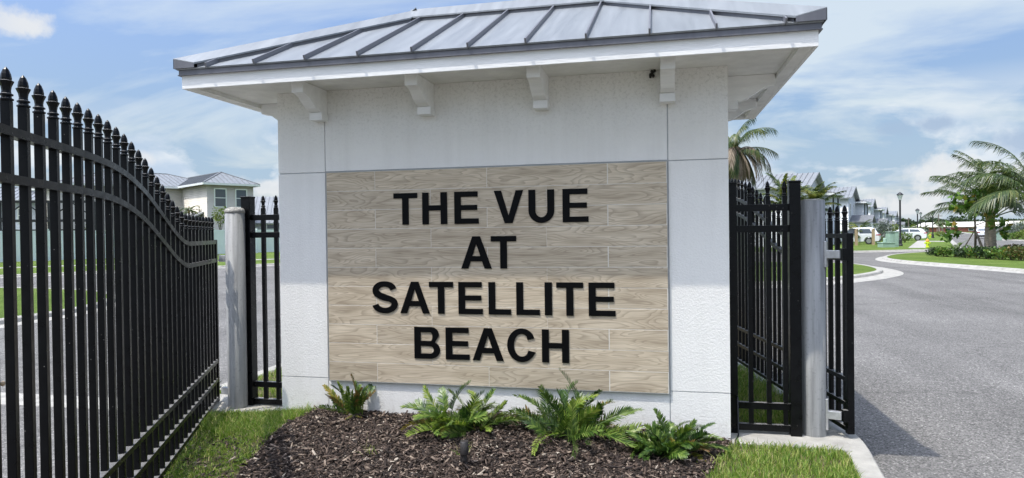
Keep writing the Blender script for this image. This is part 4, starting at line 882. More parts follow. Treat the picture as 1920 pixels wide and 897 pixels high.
def palm(label, base, trunk_h, r0, r1, nfr, L, e_range, seed, group='palms around the entrance road', wind=(0,0), dead=0, yellow=0.0, ll=.55, lw=.035, nl=52, mat='palm', shaft=0.7, droop=.8, down=95, lean=(0,0), skirt=0, half=None, bare=.14):
    r = random.Random(seed); base = Vector(base)
    t = thing('palm_tree', label, 'palm tree', base, 0, group)
    m = MB(); pts = []; rad = []; n = 14
    for i in range(n+1):
        q = i/n; pts.append((lean[0]*q*q, lean[1]*q*q, -.1+(trunk_h+.1)*q)); rad.append(r0+(r1-r0)*q+(.025*r0/.3 if i % 2 else 0))
    m.tube(pts, rad, 12); part('trunk', m, M['palm_trunk'], t, world=False, smooth=True)
    top = Vector((lean[0], lean[1], trunk_h))
    m = MB(); m.tube([top-Vector((0,0,.05)), top+Vector((0,0,shaft*.5)), top+Vector((0,0,shaft))], [r1*1.1, r1*.85, r1*.25], 8); part('crownshaft', m, M['crown'], t, world=False)
    for k in range(nfr):
        q = (k+.5)/nfr; az = k*2.39996+r.uniform(-.25,.25)
        if half is not None: az = half[0]+(r.random()-.5)*half[1]
        e0 = e_range[0]+(e_range[1]-e_range[0])*q+r.uniform(-8,8); e1 = e0-r.uniform(.6,1.0)*down
        mm = M['palm_yellow'] if r.random() < yellow else M[mat]
        wx = wind[0]*(-math.sin(az))+wind[1]*math.cos(az)
        me = frond_mesh('frond', L*r.uniform(.72,1.12), nl, ll*r.uniform(.8,1.1), lw, e0, max(e1,-88), seed*100+k, mm, 52, droop, .12, wx*.9+r.uniform(-.2,.2), .03*L/4+.006, bare, prof=lambda t: (math.sin(math.pi*(.10+.84*t))**.55))
        link('frond', me, t, top+Vector((math.cos(az)*r1*.4, math.sin(az)*r1*.4, shaft*.45*r.uniform(.3,1))), (R(r.uniform(-15,15)), 0, az))
    for k in range(dead):
        az = k*2.39996+r.uniform(-.4,.4); e0 = r.uniform(-10, 25)
        me = frond_mesh('dead_frond', L*r.uniform(.65,.95), nl, ll*.8, lw*.7, e0, -88, seed*100+60+k, M['palm_dead'], 40, 1.5, .0, r.uniform(-.4,.4), .03, .12)
        link('dead_frond', me, t, top+Vector((math.cos(az)*r1*.5, math.sin(az)*r1*.5, shaft*.2)), (0, 0, az))
    for k in range(skirt):
        az = k*2.39996; e0 = r.uniform(-60,-30)
        me = frond_mesh('dead_frond', L*r.uniform(.6,.95), nl, ll*.55, lw*.7, e0, -89, seed*100+80+k, M['palm_dead'], 22, 1.0, .0, r.uniform(-.3,.3), .03, .08)
        link('dead_frond', me, t, top+Vector((math.cos(az)*r1*.9, math.sin(az)*r1*.9, shaft*.4)), (0, 0, az))
    return t
def leaf_crown(name, parent, blobs, n, size, mat, seed, asp=.5):
    r = np.random.default_rng(seed); tot = sum(b[3]*b[4]*b[5] for b in blobs) or 1; Vs = []
    for (cx, cy, cz, rx, ry, rz) in blobs:
        k = max(20, int(n*rx*ry*rz/tot)); d = r.normal(size=(k,3)); d /= np.linalg.norm(d, axis=1)[:,None]
        rad = (.45+.55*r.random(k)**.55)*(1+.22*np.sin(d[:,0]*5+cx)*np.sin(d[:,1]*6+cz)*np.sin(d[:,2]*5)); c = np.c_[cx+d[:,0]*rx*rad, cy+d[:,1]*ry*rad, cz+d[:,2]*rz*rad]
        a = d*.5+r.normal(size=(k,3))*.8; a /= np.linalg.norm(a, axis=1)[:,None]; b = np.cross(a, r.normal(size=(k,3))); b /= np.linalg.norm(b, axis=1)[:,None]
        s = size*r.uniform(.6,1.35,k)[:,None]; V = np.stack([c-a*s*.5, c+b*s*asp*.5, c+a*s*.5, c-b*s*asp*.5], 1); Vs.append(V)
    V = np.concatenate(Vs).reshape(-1,3); k = len(V)//4
    return link(name, big_mesh(name, V, np.arange(k*4), np.full(k,4), M[mat]), parent)
def shrub(label, base, w, h, mat, seed, group=None, n=900, size=.13, cat='shrub', name='shrub', blobs=None):
    r = random.Random(seed); t = thing(name, label, cat, base, 0, group)
    m = MB()
    for k in range(4):
        a = k*1.6+r.random(); m.tube([(0,0,-.1),(math.cos(a)*w*.1, math.sin(a)*w*.1, h*.3),(math.cos(a)*w*.25, math.sin(a)*w*.25, h*.65)], [.03,.025,.01], 5)
    part('stem', m, M['bark'], t, world=False)
    if blobs is None:
        blobs = [(0,0,h*.5,w*.36,w*.36,h*.42)]
        for k in range(7):
            a = k*.9+r.random(); q = r.uniform(.5,1); blobs.append((math.cos(a)*w*.28*q, math.sin(a)*w*.28*q, h*r.uniform(.30,.78), w*.20, w*.20, h*.22))
    leaf_crown('foliage', t, blobs, n, size, mat, seed); return t
def tree(label, base, h, cw, ch, mat, seed, group=None, n=1500, size=.35, tr=.14, cat='tree'):
    r = random.Random(seed); t = thing('tree', label, cat, base, 0, group); hc = h-ch
    m = MB(); m.tube([(0,0,-.2),(.02*h,0,hc*.6),(0,.01*h,hc+ch*.45)], [tr,tr*.8,tr*.35], 7)
    for k in range(5):
        a = k*1.26+r.random(); m.tube([(0,0,hc*.85),(math.cos(a)*cw*.18, math.sin(a)*cw*.18, hc+ch*.25),(math.cos(a)*cw*.36, math.sin(a)*cw*.36, hc+ch*.55)], [tr*.5,tr*.3,tr*.1], 5)
    part('trunk', m, M['bark'], t, world=False, smooth=True)
    blobs = [(0,0,hc+ch*.5,cw*.3,cw*.3,ch*.35)]
    for k in range(8):
        a = k*2.4+r.random(); q = r.uniform(.45,1); blobs.append((math.cos(a)*cw*.32*q, math.sin(a)*cw*.32*q, hc+ch*r.uniform(.25,.82), cw*r.uniform(.14,.22), cw*r.uniform(.14,.22), ch*r.uniform(.14,.24)))
    leaf_crown('crown', t, blobs, n, size, mat, seed); return t
G = -.06
def on(u, v, z=G): return gp(u, v, z)
def at(u, depth, z=G):
    d = ray(u, 430); P = CAM+d*(depth/d.dot(FWD)); return Vector((P.x, P.y, z))
# palms
palm('queen palm with brown dead fronds hanging, behind the pavilion corner', at(1381,29), 4.9, .15, .13, 17, 2.1, (96,-35), 21, dead=12, skirt=34, ll=.42, lw=.035, nl=46, shaft=.9, droop=1.9, wind=(.7,0))
palm('small yellow green palm in front of the nearest townhouse roof', at(1474,45), 2.9, .11, .10, 26, 2.5, (92,5), 22, yellow=.45, ll=.6, lw=.08, nl=46, down=80, wind=(-.3,0))
palm('small palm with wind blown upright fronds right behind the road corner post', at(1528,46), 2.8, .11, .10, 22, 2.4, (95,15), 23, yellow=.35, ll=.6, lw=.08, nl=46, down=75, wind=(.6,0))
palm('large palm with thick ringed trunk on the planted island, fronds sweeping left', on(1857,474), 1.6, .33, .27, 27, 4.9, (96,24), 24, ll=.95, lw=.055, nl=80, shaft=1.6, down=82, droop=1.0, wind=(-.6,.1), bare=.26)
palm('palm at the far right edge of the planted island', at(1938,35), 2.5, .30, .25, 22, 4.8, (92,25), 25, ll=.95, lw=.05, nl=80, shaft=1.4, down=100, droop=1.1, wind=(-.6,.1), bare=.24)
palm('low areca palm by the driveway behind the white car', at(1612,74), 1.0, .12, .1, 16, 2.0, (80,15), 26, yellow=.4, ll=.5, lw=.05, nl=30, down=90)
palm('low bushy palm in the front yard beside the iron gate end', at(1590,66), .8, .12, .1, 12, 1.6, (75,10), 27, yellow=.1, ll=.45, lw=.05, nl=30, down=90)
for k, (u, vb, dpt, tp) in enumerate([(1735,438,150,424),(1757,440,150,415),(1762,440,160,418),(1766,440,150,417),(1768,441,140,418)]):
    palm(['thin young palm right beside the farthest short lamp','thin young palm before the brick building, tallest','thin young palm before the brick building, between two others','thin young palm before the brick building, second from the road','thin young palm before the brick building, beside the road'][k], at(u,dpt), max(1.0,(430-tp)*dpt/1234+.5), .09, .07, 9, 1.3, (75,-5), 30+k, 'young palms before the brick building', ll=.5, lw=.09, nl=12, down=90)
palm('pygmy date palm with round head, left of the pair over the vinyl fence', at(333,67), 3.4, .12, .1, 20, 1.25, (85,0), 41, 'small palms behind the vinyl fence', ll=.3, lw=.04, nl=26, down=110)
palm('pygmy date palm with drooping head, right of the pair over the vinyl fence', at(355,67), 4.0, .12, .1, 18, 1.35, (75,5), 42, 'small palms behind the vinyl fence', ll=.3, lw=.04, nl=26, down=130)

# ------------------------------------------------------------------ houses
RD = Vector((.353, .936, 0)).normalized(); TD = Vector((-RD.y, RD.x, 0))
FH = Vector((-math.sin(YAW), math.cos(YAW), 0))
def obox(m, o, a, b, la, lb, z0, z1, sa=0, sb=0):
    p = [o+a*sa+b*sb, o+a*la+b*sb, o+a*la+b*lb, o+a*sa+b*lb]
    return m.prism([q+Vector((0,0,z0)) for q in p], (0,0,z1-z0))
def win(parent, o, a, nrm, s, z, w, h, frame='white', sash=True):
    # window in the wall through o along a, outward normal nrm
    c = o+a*s+Vector((0,0,z)); up = Vector((0,0,1)); m = MB()
    def bar(x0, x1, z0, z1, d0, d1): m.prism([c+a*x0+up*z0+nrm*d0, c+a*x1+up*z0+nrm*d0, c+a*x1+up*z1+nrm*d0, c+a*x0+up*z1+nrm*d0], nrm*(d1-d0))
    f = .10
    bar(-w/2-f, w/2+f, h, h+f, .004, .06); bar(-w/2-f, w/2+f, -f, 0, .004, .08); bar(-w/2-f, -w/2, 0, h, .004, .06); bar(w/2, w/2+f, 0, h, .004, .06)
    if sash: bar(-w/2, w/2, h*.5-.035, h*.5+.035, .004, .05)
    wd = part('window', m, M[frame], parent)
    m = MB(); bar(-w/2, w/2, 0, h, .002, .022); part('pane', m, M['pane'], wd); return wd
def gable_roof(parent, o, a, b, la, lb, ze, rise, ov=.45, mat='house_roof', seams=True, sp=.45, gable=None):
    # ridge along a, slopes fall along b
    nm = []
    for sg in (0, 1):
        bs = -ov if sg == 0 else lb+ov; k = rise/(lb/2); zb = ze-k*ov
        e0 = o-a*ov+b*bs+Vector((0,0,zb)); e1 = o+a*(la+ov)+b*bs+Vector((0,0,zb)); r0 = o-a*ov+b*(lb/2)+Vector((0,0,ze+rise)); r1 = o+a*(la+ov)+b*(lb/2)+Vector((0,0,ze+rise))
        m = MB(); m.prism([e0, e1, r1, r0], (0,0,.12)); rf = part('roof', m, M[mat], parent)
        if seams:
            m = MB(); n = int((la+2*ov)/sp)
            for i in range(n+1):
                q = i/n; m.beam(e0.lerp(e1,q)+Vector((0,0,.145)), r0.lerp(r1,q)+Vector((0,0,.145)), .05, .05)
            part('roof_seams', m, M['house_seam'], rf)['kind'] = 'stuff'
    m = MB(); up = Vector((0,0,1))
    for s, d in ((.02, 1), (la-.02, -1)):
        q0 = o+a*s; m.prism([q0+up*ze, q0+b*lb+up*ze, q0+b*(lb/2)+up*(ze+rise)], a*(d*.1))
    part('gable_wall', m, M[gable or 'white_siding'], parent)
def hip_roof(parent, o, a, b, la, lb, ze, rise, ov=.5, mat='house_roof', sp=.5):
    o = o-a*ov-b*ov; la += 2*ov; lb += 2*ov; up = Vector((0,0,1)); h = lb/2
    c = [o, o+a*la, o+a*la+b*lb, o+b*lb]; r0 = o+a*h+b*h+up*rise; r1 = o+a*(la-h)+b*h+up*rise
    Z = up*ze; th = up*.06
    m = MB(); m.prism([c[0]+Z, c[1]+Z, r1+Z, r0+Z], th); m.prism([c[1]+Z, c[2]+Z, r1+Z], th); m.prism([c[2]+Z, c[3]+Z, r0+Z, r1+Z], th); m.prism([c[3]+Z, c[0]+Z, r0+Z], th)
    rf = part('roof', m, M[mat], parent); m = MB(); hh = up*(ze+.08)
    n = int(la/sp)
    for i in range(1, n):
        s = la*i/n; u_ = min(h, s, la-s)
        for bb, sg in ((0,1),(lb,-1)): p = o+a*s+b*bb; m.beam(p+hh, p+b*(sg*u_)+up*(rise*u_/h)+hh, .05, .05)
    n = int(lb/sp)
    for i in range(1, n):
        s = lb*i/n; u_ = min(h, s, lb-s)
        for aa, sg in ((0,1),(la,-1)): p = o+b*s+a*aa; m.beam(p+hh, p+a*(sg*u_)+up*(rise*u_/h)+hh, .05, .05)
    for p, q in ((c[0],r0),(c[3],r0),(c[1],r1),(c[2],r1)): m.beam(p+hh, q+hh, .16, .07)
    m.beam(r0+hh, r1+hh, .16, .07)
    part('roof_seams', m, M['house_seam'], rf)['kind'] = 'stuff'
    m = MB()
    for i in range(4): m.beam(c[i]+up*(ze-.06), c[(i+1) % 4]+up*(ze-.06), .10, .2)
    part('fascia', m, M['white'], parent)
def townhouse(label, u, depth, L=12.0, D=8.0, ze=5.3, rise=1.35, seed=0, wing=True, wall='white_siding'):
    c = at(u, depth, 0); t = thing('townhouse', label, 'house', c, 0, 'white townhouses along the side road')
    m = MB(); obox(m, c, TD, RD, L, D, -.2, ze); part('wall', m, M[wall], t)
    gable_roof(t, c, TD, RD, L, D, ze, rise, gable=wall)
    # set-back second block farther along the road, a lower-gabled bay on its corner
    c2 = c+RD*(D+.03)-TD*.9; m = MB(); obox(m, c2, TD, RD, L, 7, -.2, ze-.45); part('wall', m, M['gray_siding'], t); hip_roof(t, c2, TD, RD, L, 7, ze-.35, .85, .35)
    for s in (1.6, 5.2): win(t, c2, RD, -TD, s, 2.9, .55, 1.7, 'shade_gray', False)
    for s in (1.8, 5.6): win(t, c, RD, -TD, s, 3.0, .8, 1.5)
    for s, z in ((4.2,3.4),(8.6,3.4),(6.2,.9),(9.6,.9)): win(t, c, TD, -RD, s, z, .9, 1.2)
    if wing:   # garage wing towards the street
        w = c-TD*2.2+RD*1.0; m = MB(); obox(m, w, TD, RD, 2.15, 5.0, -.2, 2.3); part('wall', m, M[wall], t); gable_roof(t, w, TD, RD, 2.0, 5.0, 2.3, .75, .3, 'dark_roof', False, gable=wall)
        m = MB(); q = w-TD*.04; m.prism([q+RD*.6+Vector((0,0,-.1)), q+RD*4.4+Vector((0,0,-.1)), q+RD*4.4+Vector((0,0,2.1)), q+RD*.6+Vector((0,0,2.1))], TD*.03); gd = part('garage_door', m, M['white'], t)
    return t
townhouse('white townhouse with grey seamed roof nearest the gate, behind the palms', 1513, 58, wing=False)
townhouse('white townhouse with tall side wall beyond the parked white car', 1591, 80)
townhouse('white townhouse with narrow tall side wall, third along the side road', 1632, 116)
townhouse('white townhouse fourth along the side road, with wide low roof', 1658, 160, ze=5.1)
townhouse('farthest white townhouse before the trees', 1678, 196, ze=5.0)

# beige house and neighbours behind the vinyl fence
def cdir(x, d): return (_r*x+FH*d).normalized()
bh = at(389, 66, 0); A1 = cdir(.70, .71); A2 = cdir(-.71, .70)
hb = thing('beige_house', 'beige two storey house with grey hip roof behind the vinyl fence', 'house', bh)
m = MB(); obox(m, bh, A1, A2, 4.75, 14, -.2, 6.75); part('wall', m, M['beige_siding'], hb)
hip_roof(hb, bh, A2, A1, 14, 4.75, 6.85, 1.35)
win(hb, bh, A1, -A2, 1.32, 4.55, 1.05, 1.75); win(hb, bh, A1, -A2, 3.45, 4.55, 1.05, 1.75)
b2 = bh+A2*7-A1*11; m = MB(); obox(m, b2, A1, A2, 16.2, 10, -.2, 6.70); part('wall', m, M['beige_siding'], hb); hip_roof(hb, b2, A1, A2, 16.2, 10, 6.8, 1.75)
q = bh-A1*2.6+A2*.8; m = MB(); up = Vector((0,0,1)); m.prism([q+up*2.6, q+A2*6.4+up*2.6, q+A2*6.4+A1*2.58+up*3.9, q+A1*2.58+up*3.9], up*.14); part('porch_roof', m, M['house_roof'], hb)
m = MB()
for s in (.2, 3.2, 6.2): m.beam(q+A1*.15+A2*s+up*-.2, q+A1*.15+A2*s+up*2.6, .18, .18, up=(1,0,0))
part('porch_posts', m, M['white'], hb)
p2 = at(474, 73, 0); B1 = cdir(.97, .25); B2 = cdir(-.25, .97)
hb2 = thing('low_house', 'low white house with seamed metal roof seen over the vinyl fence beside the pavilion', 'house', p2)
m = MB(); obox(m, p2, B1, B2, 13, 10, -.2, 3.1); part('wall', m, M['white_siding'], hb2); gable_roof(hb2, p2, B1, B2, 13, 10, 3.1, 2.9, .5)
win(hb2, p2, B1, -B2, 1.9, 1.75, .8, 1.0); win(hb2, p2, B1, -B2, 5.2, 1.75, .8, 1.0)
p3 = at(-130, 68, 0); C1 = cdir(.96, .28); C2 = cdir(-.28, .96)
hb3 = thing('grey_house', 'pale grey two storey house behind the dark screen enclosure', 'house', p3)
m = MB(); obox(m, p3, C1, C2, 10.5, 9, -.2, 5.5); part('wall', m, M['gray_siding'], hb3); hip_roof(hb3, p3, C1, C2, 10.5, 9, 5.6, 1.6)
for s in (2.0, 5.2, 8.3): win(hb3, p3, C1, -C2, s, 3.3, 1.0, 1.4)
e0 = at(-45, 55, 0); enc = thing('screen_enclosure', 'dark framed pool screen enclosure behind the vinyl fence', 'enclosure', e0)
for k in range(6):
    s = k*1.75; m = MB(); m.beam(e0+C1*s+up*-.1, e0+C1*s+up*4.7, .12, .12, up=(1,0,0)); part('frame_post', m, M['shade_gray'], enc)
for z in (4.68, 3.05, 2.2):
    m = MB(); m.beam(e0+up*z-C2*.065, e0+C1*8.75+up*z-C2*.065, .10, .22); part('frame_beam', m, M['shade_gray'], enc)
for k in range(5):
    m = MB(); a, b = (k, k+1) if k % 2 else (k+1, k); m.beam(e0+C1*(a*1.75)+up*3.2+C2*.09, e0+C1*(b*1.75)+up*4.6+C2*.09, .09, .09); part('frame_brace', m, M['shade_gray'], enc)
m = MB(); m.prism([e0+C2*.2+up*-.1, e0+C1*8.75+C2*.2+up*-.1, e0+C1*8.75+C2*.2+up*2.2, e0+C2*.2+up*2.2], C2*.03); part('screen_panel', m, M['screen'], enc)
# vinyl fence in panels with posts
va = on(12, 493); vb = on(505, 474); vd = (vb-va).normalized(); va = va-vd*6; n = 15; vl = ((vb-va).length+5)/n
vf = thing('vinyl_fence', 'long white vinyl privacy fence behind the road and lawn', 'fence', (va.x, va.y, G)); vnn = Vector((-vd.y, vd.x, 0))
for k in range(n+1):
    p_ = va+vd*(vl*k); p_.z = 0; m = MB(); m.beam(p_+up*-.3, p_+up*2.14, .13, .13, up=(1,0,0)); o = part('fence_post', m, M['vinyl'], vf)
    m = MB(); m.beam(p_+up*2.1405, p_+up*2.20, .16, .16, up=(1,0,0)); part('post_cap', m, M['vinyl'], o)
    if k < n:
        m = MB(); a, b = p_+vd*.07, p_+vd*(vl-.07)
        m.beam(a+up*2.02, b+up*2.02, .05, .14); m.beam(a+up*.06, b+up*.06, .05, .14)
        nb = 14
        for j in range(nb): m.beam(a.lerp(b,(j+.5)/nb)+up*.131, a.lerp(b,(j+.5)/nb)+up*1.949, (vl-.14)/nb-.012, .03, up=vnn)
        part('fence_panel', m, M['vinyl'], vf)
tree('slender young tree with pale green leaves behind the domed post', at(413,62), 4.6, 1.6, 2.4, 'leaf_lime', 51, n=260, size=.24, tr=.05)
shrub('green shrub showing between the gate pickets before the beige house', at(165,64), 2.2, 2.9, 'leaf_lime', 52, n=700, size=.2)
shrub('dark green shrub behind the vinyl fence at the house corner', at(300,63), 2.4, 2.8, 'leaf_green', 53, n=700, size=.2)

# ------------------------------------------------------------------ street furniture and cars on the right
def lamp(label, base, h):
    t = thing('street_lamp', label, 'street lamp', base, 0, 'black street lamps along the side road'); b = Vector((0,0,0))
    m = MB(); m.lathe([(.20,-.1),(.20,.12),(.15,.18),(.15,.55),(.10,.62),(.085,.7)], 12); part('lamp_base', m, M['shade_gray'], t, world=False)
    m = MB(); m.lathe([(.085,.7),(.075,h-.75),(.10,h-.74),(.10,h-.70)], 10); part('pole', m, M['shade_gray'], t, world=False)
    m = MB(); m.lathe([(.10,h-.70),(.13,h-.62),(.24,h-.26),(.24,h-.24)], 8); part('lamp_glass', m, M['lampglass'], t, world=False)
    m = MB(); m.lathe([(.29,h-.24),(.28,h-.20),(.12,h-.05),(.04,h-.02),(.001,h+.06)], 8); part('lamp_cap', m, M['shade_gray'], t, world=False)
    return t
lamp('tallest black street lamp beside the green utility boxes', on(1688,461.5), 4.72)
lamp('black street lamp behind the second parked white car', on(1720.5,449.5), 4.05)
lamp('black street lamp just right of the second, farther along', on(1726.5,442.7), 4.35)
lamp('short looking black street lamp far down the sidewalk', on(1736,441), 3.6)
lamp('black street lamp by the far road edge, nearest the brick building', on(1749,446.5), 4.0)
ub = on(1662,464); u1 = thing('utility_box', 'low pale green utility box with a round cap on top', 'utility box', ub, math.atan2(_r.y,_r.x), 'green utility boxes on the lawn')
m = MB(); m.box(-.52,.52,-.4,.4,-.1,.36); part('cabinet', m, M['util_green'], u1, world=False, bevel=.03)
m = MB(); m.box(-.56,.56,-.44,.44,.362,.42); part('lid', m, M['util_green'], u1, world=False, bevel=.02)
m = MB(); m.lathe([(.14,.422),(.14,.72),(.11,.78),(.001,.79)], 12, (-.12,0,0)); part('riser', m, M['util_green'], u1, world=False)
ub = on(1673,463.3); u2 = thing('utility_box', 'tall pale green utility cabinet beside the black lamp', 'utility box', ub, math.atan2(_r.y,_r.x), 'green utility boxes on the lawn')
m = MB(); m.box(-.40,.0,-.3,.3,-.1,1.15); part('cabinet', m, M['util_green'], u2, world=False, bevel=.02)
m = MB(); m.box(.01,.38,-.32,.28,-.1,1.22); part('cabinet', m, M['util_green'], u2, world=False, bevel=.02)
m = MB(); m.box(-.44,.42,-.35,.34,1.225,1.28); part('lid', m, M['util_green'], u2, world=False, bevel=.02)
m = MB(); m.box(-.34,-.06,-.315,-.301,.2,.95); m.box(.06,.32,-.335,-.321,.15,1.0); part('door', m, M['util_green'], u2, world=False)
def hydrant(label, base, k=1.0):
    t = thing('fire_hydrant', label, 'fire hydrant', base, 0, 'lime fire hydrants along the road')
    m = MB(); m.lathe([(.17*k,-.05),(.17*k,.06*k),(.11*k,.08*k),(.11*k,.46*k),(.13*k,.48*k)], 12); part('barrel', m, M['lime_paint'], t, world=False)
    m = MB(); m.lathe([(.145*k,.481*k),(.14*k,.54*k),(.09*k,.64*k),(.03*k,.66*k),(.03*k,.72*k),(.001,.73*k)], 12); part('bonnet', m, M['orange_paint'], t, world=False)
    for a in (0, math.pi, -math.pi/2):
        d = Vector((math.cos(a+YAW), math.sin(a+YAW), 0)); m = MB(); m.tube([d*.1*k+up*.36*k, d*.22*k+up*.36*k], [.07*k,.075*k], 10); part('outlet', m, M['lime_paint'], t, world=False)
hydrant('lime yellow fire hydrant with orange bonnet at the sidewalk end', on(1739,464.3), 1.0)
hydrant('lime fire hydrant farther down the side road', on(1744,446.3), .85)
# sidewalk beside the road
s0, s1, s2, s3 = on(1703,465.3), on(1736,465.3), on(1736,451.5), on(1721,451.5)
m = MB(); m.prism([(p_.x, p_.y, -.09) for p_ in (s0,s1,s2,s3)], (0,0,.042)); structure('sidewalk', m, M['concrete'])
s0, s1, s2, s3 = on(1740,453.6), on(1771,453.6), on(1769.5,452.2), on(1740,452.2)
m = MB(); m.prism([(p_.x, p_.y, -.09) for p_ in (s0,s1,s2,s3)], (0,0,.040)); structure('sidewalk', m, M['concrete'])
a, b = on(12,503,-.05), on(520,486.5,-.05); d = (b-a).normalized(); a = a-d*8; b = b+d*6; w = Vector((-d.y,d.x,0))*1.3
m = MB(); m.prism([(q_.x,q_.y,-.09) for q_ in (a,b,b+w,a+w)], (0,0,.040)); structure('sidewalk', m, M['concrete'])
def car(label, c, rz, L=4.75, Wd=1.86, H=1.66, group='white cars'):
    t = thing('parked_car', label, 'car', (c.x, c.y, c.z), rz, group); x0, x1 = -L/2, L/2
    low = [(x0+.05,.32),(x0,.45),(x0+.02,.92),(x0+.12,1.02),(x1-1.35,1.02),(x1-.35,.86),(x1-.05,.72),(x1,.42),(x1-.12,.26),(x1-.45,.26)]
    # wheel arches
    def archpts(cx, r=.40): return [(cx+r*math.cos(R(a)), .33+r*math.sin(R(a))) for a in range(0, 181, 20)]
    fx, rx = x1-.95, x0+.93
    prof = low+[(fx+.40,.26)]+archpts(fx)[0:]+[(fx-.40,.26),(rx+.40,.26)]+archpts(rx)+[(rx-.40,.26)]
    m = MB(); m.prism([(x,-Wd/2,z) for x, z in prof], (0,Wd,0)); part('body', m, M['car_white'], t, world=False, bevel=.035)
    cab = [(x0+.10,1.02),(x0+.42,H-.10),(x0+.75,H),(x1-2.35,H-.01),(x1-1.95,H-.10),(x1-1.25,1.02)]
    m = MB(); ins = .17; n = len(cab); vs = []
    for sg in (-1, 1):
        for x, z in cab: vs.append((x, sg*(Wd/2-.03-ins*(z-1.02)/(H-1.02)), z))
    fs = [tuple(range(n)), tuple(range(2*n-1, n-1, -1))]+[(k, (k+1) % n, (k+1) % n+n, k+n) for k in range(n)]
    m.add(vs, fs); part('cabin', m, M['car_white'], t, world=False, bevel=.03)
    yy = lambda z: Wd/2-.03-ins*(z-1.02)/(H-1.02)+.008
    for sg in (-1, 1):
        for poly in ([(x0+.62,1.07),(x0+.86,H-.16),(x0+1.75,H-.12),(x0+1.75,1.07)], [(x0+1.85,1.07),(x0+1.85,H-.12),(x1-2.15,H-.13),(x1-1.62,1.07)]):
            m = MB(); m.prism([(x, sg*yy(z), z) for x, z in poly], (0, -sg*.02, 0)); part('side_window', m, M['pane'], t, world=False)
    m = MB(); m.prism([(x0+.165,-.68,1.13),(x0+.165,.68,1.13),(x0+.385,.60,H-.17),(x0+.385,-.60,H-.17)], (-.03,0,.012)); part('rear_window', m, M['pane'], t, world=False)
    m = MB(); m.prism([(x1-1.34,-.72,1.09),(x1-1.34,.72,1.09),(x1-1.88,.64,H-.14),(x1-1.88,-.64,H-.14)], (.03,0,.015)); part('windscreen', m, M['pane'], t, world=False)
    for sg in (-1, 1):
        m = MB(); m.box(x0-.015, x0+.30, sg*(Wd/2-.26)-.26, sg*(Wd/2-.26)+.268, .86, .98); part('tail_light', m, M['tail'], t, world=False, bevel=.01)
        m = MB(); m.box(x1-.35, x1-.02, sg*(Wd/2-.28)-.2, sg*(Wd/2-.28)+.2, .66, .76); part('headlight', m, M['lampglass'], t, world=False, bevel=.01)
        m = MB(); m.box(x1-1.75, x1-1.55, sg*(Wd/2+.09)-.09, sg*(Wd/2+.09)+.09, 1.05, 1.19); part('mirror', m, M['car_black'], t, world=False, bevel=.02)
        for wx in (fx, rx):
            m = MB(); pf = [(.22,-.1),(.30,-.11),(.335,-.09),(.335,.09),(.30,.11),(.22,.1)]
            m.lathe(pf, 20); m.v = [(wx+x, sg*(Wd/2-.13)+z, .335+y) for x, y, z in m.v]; w_ = part('wheel', m, M['tyre'], t, world=False)
            m = MB(); m.lathe([(.215,-.112),(.215,.112)], 14)
            m.v = [(wx+x, sg*(Wd/2-.13)+z, .335+y) for x, y, z in m.v]; part('rim', m, M['rim'], w_, world=False)
    m = MB(); m.box(x0-.02, x0+.20, -Wd/2+.05, Wd/2-.05, .28, .52); part('bumper', m, M['car_black'], t, world=False, bevel=.02)
    return t
tz = math.atan2(TD.y, TD.x); gz0 = G+.002
def up_at(u, v): p_ = on(u, v); p_.z = gz0; return p_
car('white suv parked in the driveway beyond the black gate', up_at(1600,458.2), tz)
car('white car parked past the silver bush, tail toward the road', up_at(1695,451.5), tz, H=1.5)
p_ = on(1843,447.5,Z_ROAD); p_.z = Z_ROAD; car('white suv far away on the road between the palm and the young tree', p_, math.atan2(RD.y, RD.x), H=1.6)
for k, (u, v) in enumerate([(1605.5,460.5),(1637.5,459.5)]):
    P = on(u, v); m = MB(); m.beam((P.x,P.y,-.2),(P.x,P.y,1.42),.22,.22,up=(1,0,0)); m.beam((P.x,P.y,1.421),(P.x+.1,P.y,1.50),.4,.06)
    solo('timber_post', m, M['lumber'], ['raw timber tree stake in front of the white suv door','raw timber tree stake behind the white suv tail'][k], 'stake', (P.x,P.y,G), 'timber tree stakes')
# shrubs of the front yards
YG = 'shrubs in the front yards'
shrub('large round silver green bush beside the white suv', at(1656,71), 2.1, 2.55, 'leaf_silver', 61, YG, 1500, .17)
shrub('lime green shrub rising behind the silver bush', at(1678,84), 2.0, 2.3, 'leaf_lime', 62, YG, 700, .2)
shrub('clipped dark green bush just left of the tall lamp', at(1696,70), 1.9, 1.25, 'leaf_green', 63, YG, 1000, .13)
shrub('loose silver bush behind the tall lamp', at(1700,84), 2.4, 2.0, 'leaf_silver', 64, YG, 900, .18)
shrub('yellow green shrub right of the second car', at(1716,104), 2.8, 2.3, 'leaf_lime', 65, YG, 700, .24)
shrub('small mixed flower shrub left of the low utility box', at(1645,66), 1.3, .9, 'leaf_lime', 66, YG, 500, .12)
shrub('dark palm like shrub beneath the second townhouse porch', at(1648,90), 3.0, 2.4, 'leaf_green', 67, YG, 800, .24)
shrub('grey green bush beside the third lamp', at(1732,112), 2.2, 1.4, 'leaf_silver', 68, YG, 500, .2)
shrub('bright yellow flowering shrub past the hydrants', at(1762,106), 1.8, 1.0, 'leaf_lime', 69, YG, 400, .18)
RG = 'shrubs across the road'
shrub('silver bush across the road right of the big palm trunk', at(1888,84), 3.4, 2.0, 'leaf_silver', 71, RG, 1200, .2)
shrub('pale silver bush across the road at the right edge', at(1908,82), 3.0, 2.3, 'leaf_silver', 72, RG, 1000, .2)
shrub('low green hedge across the road before the silver bushes', at(1901,79), 2.6, 1.0, 'leaf_green', 73, RG, 900, .15)
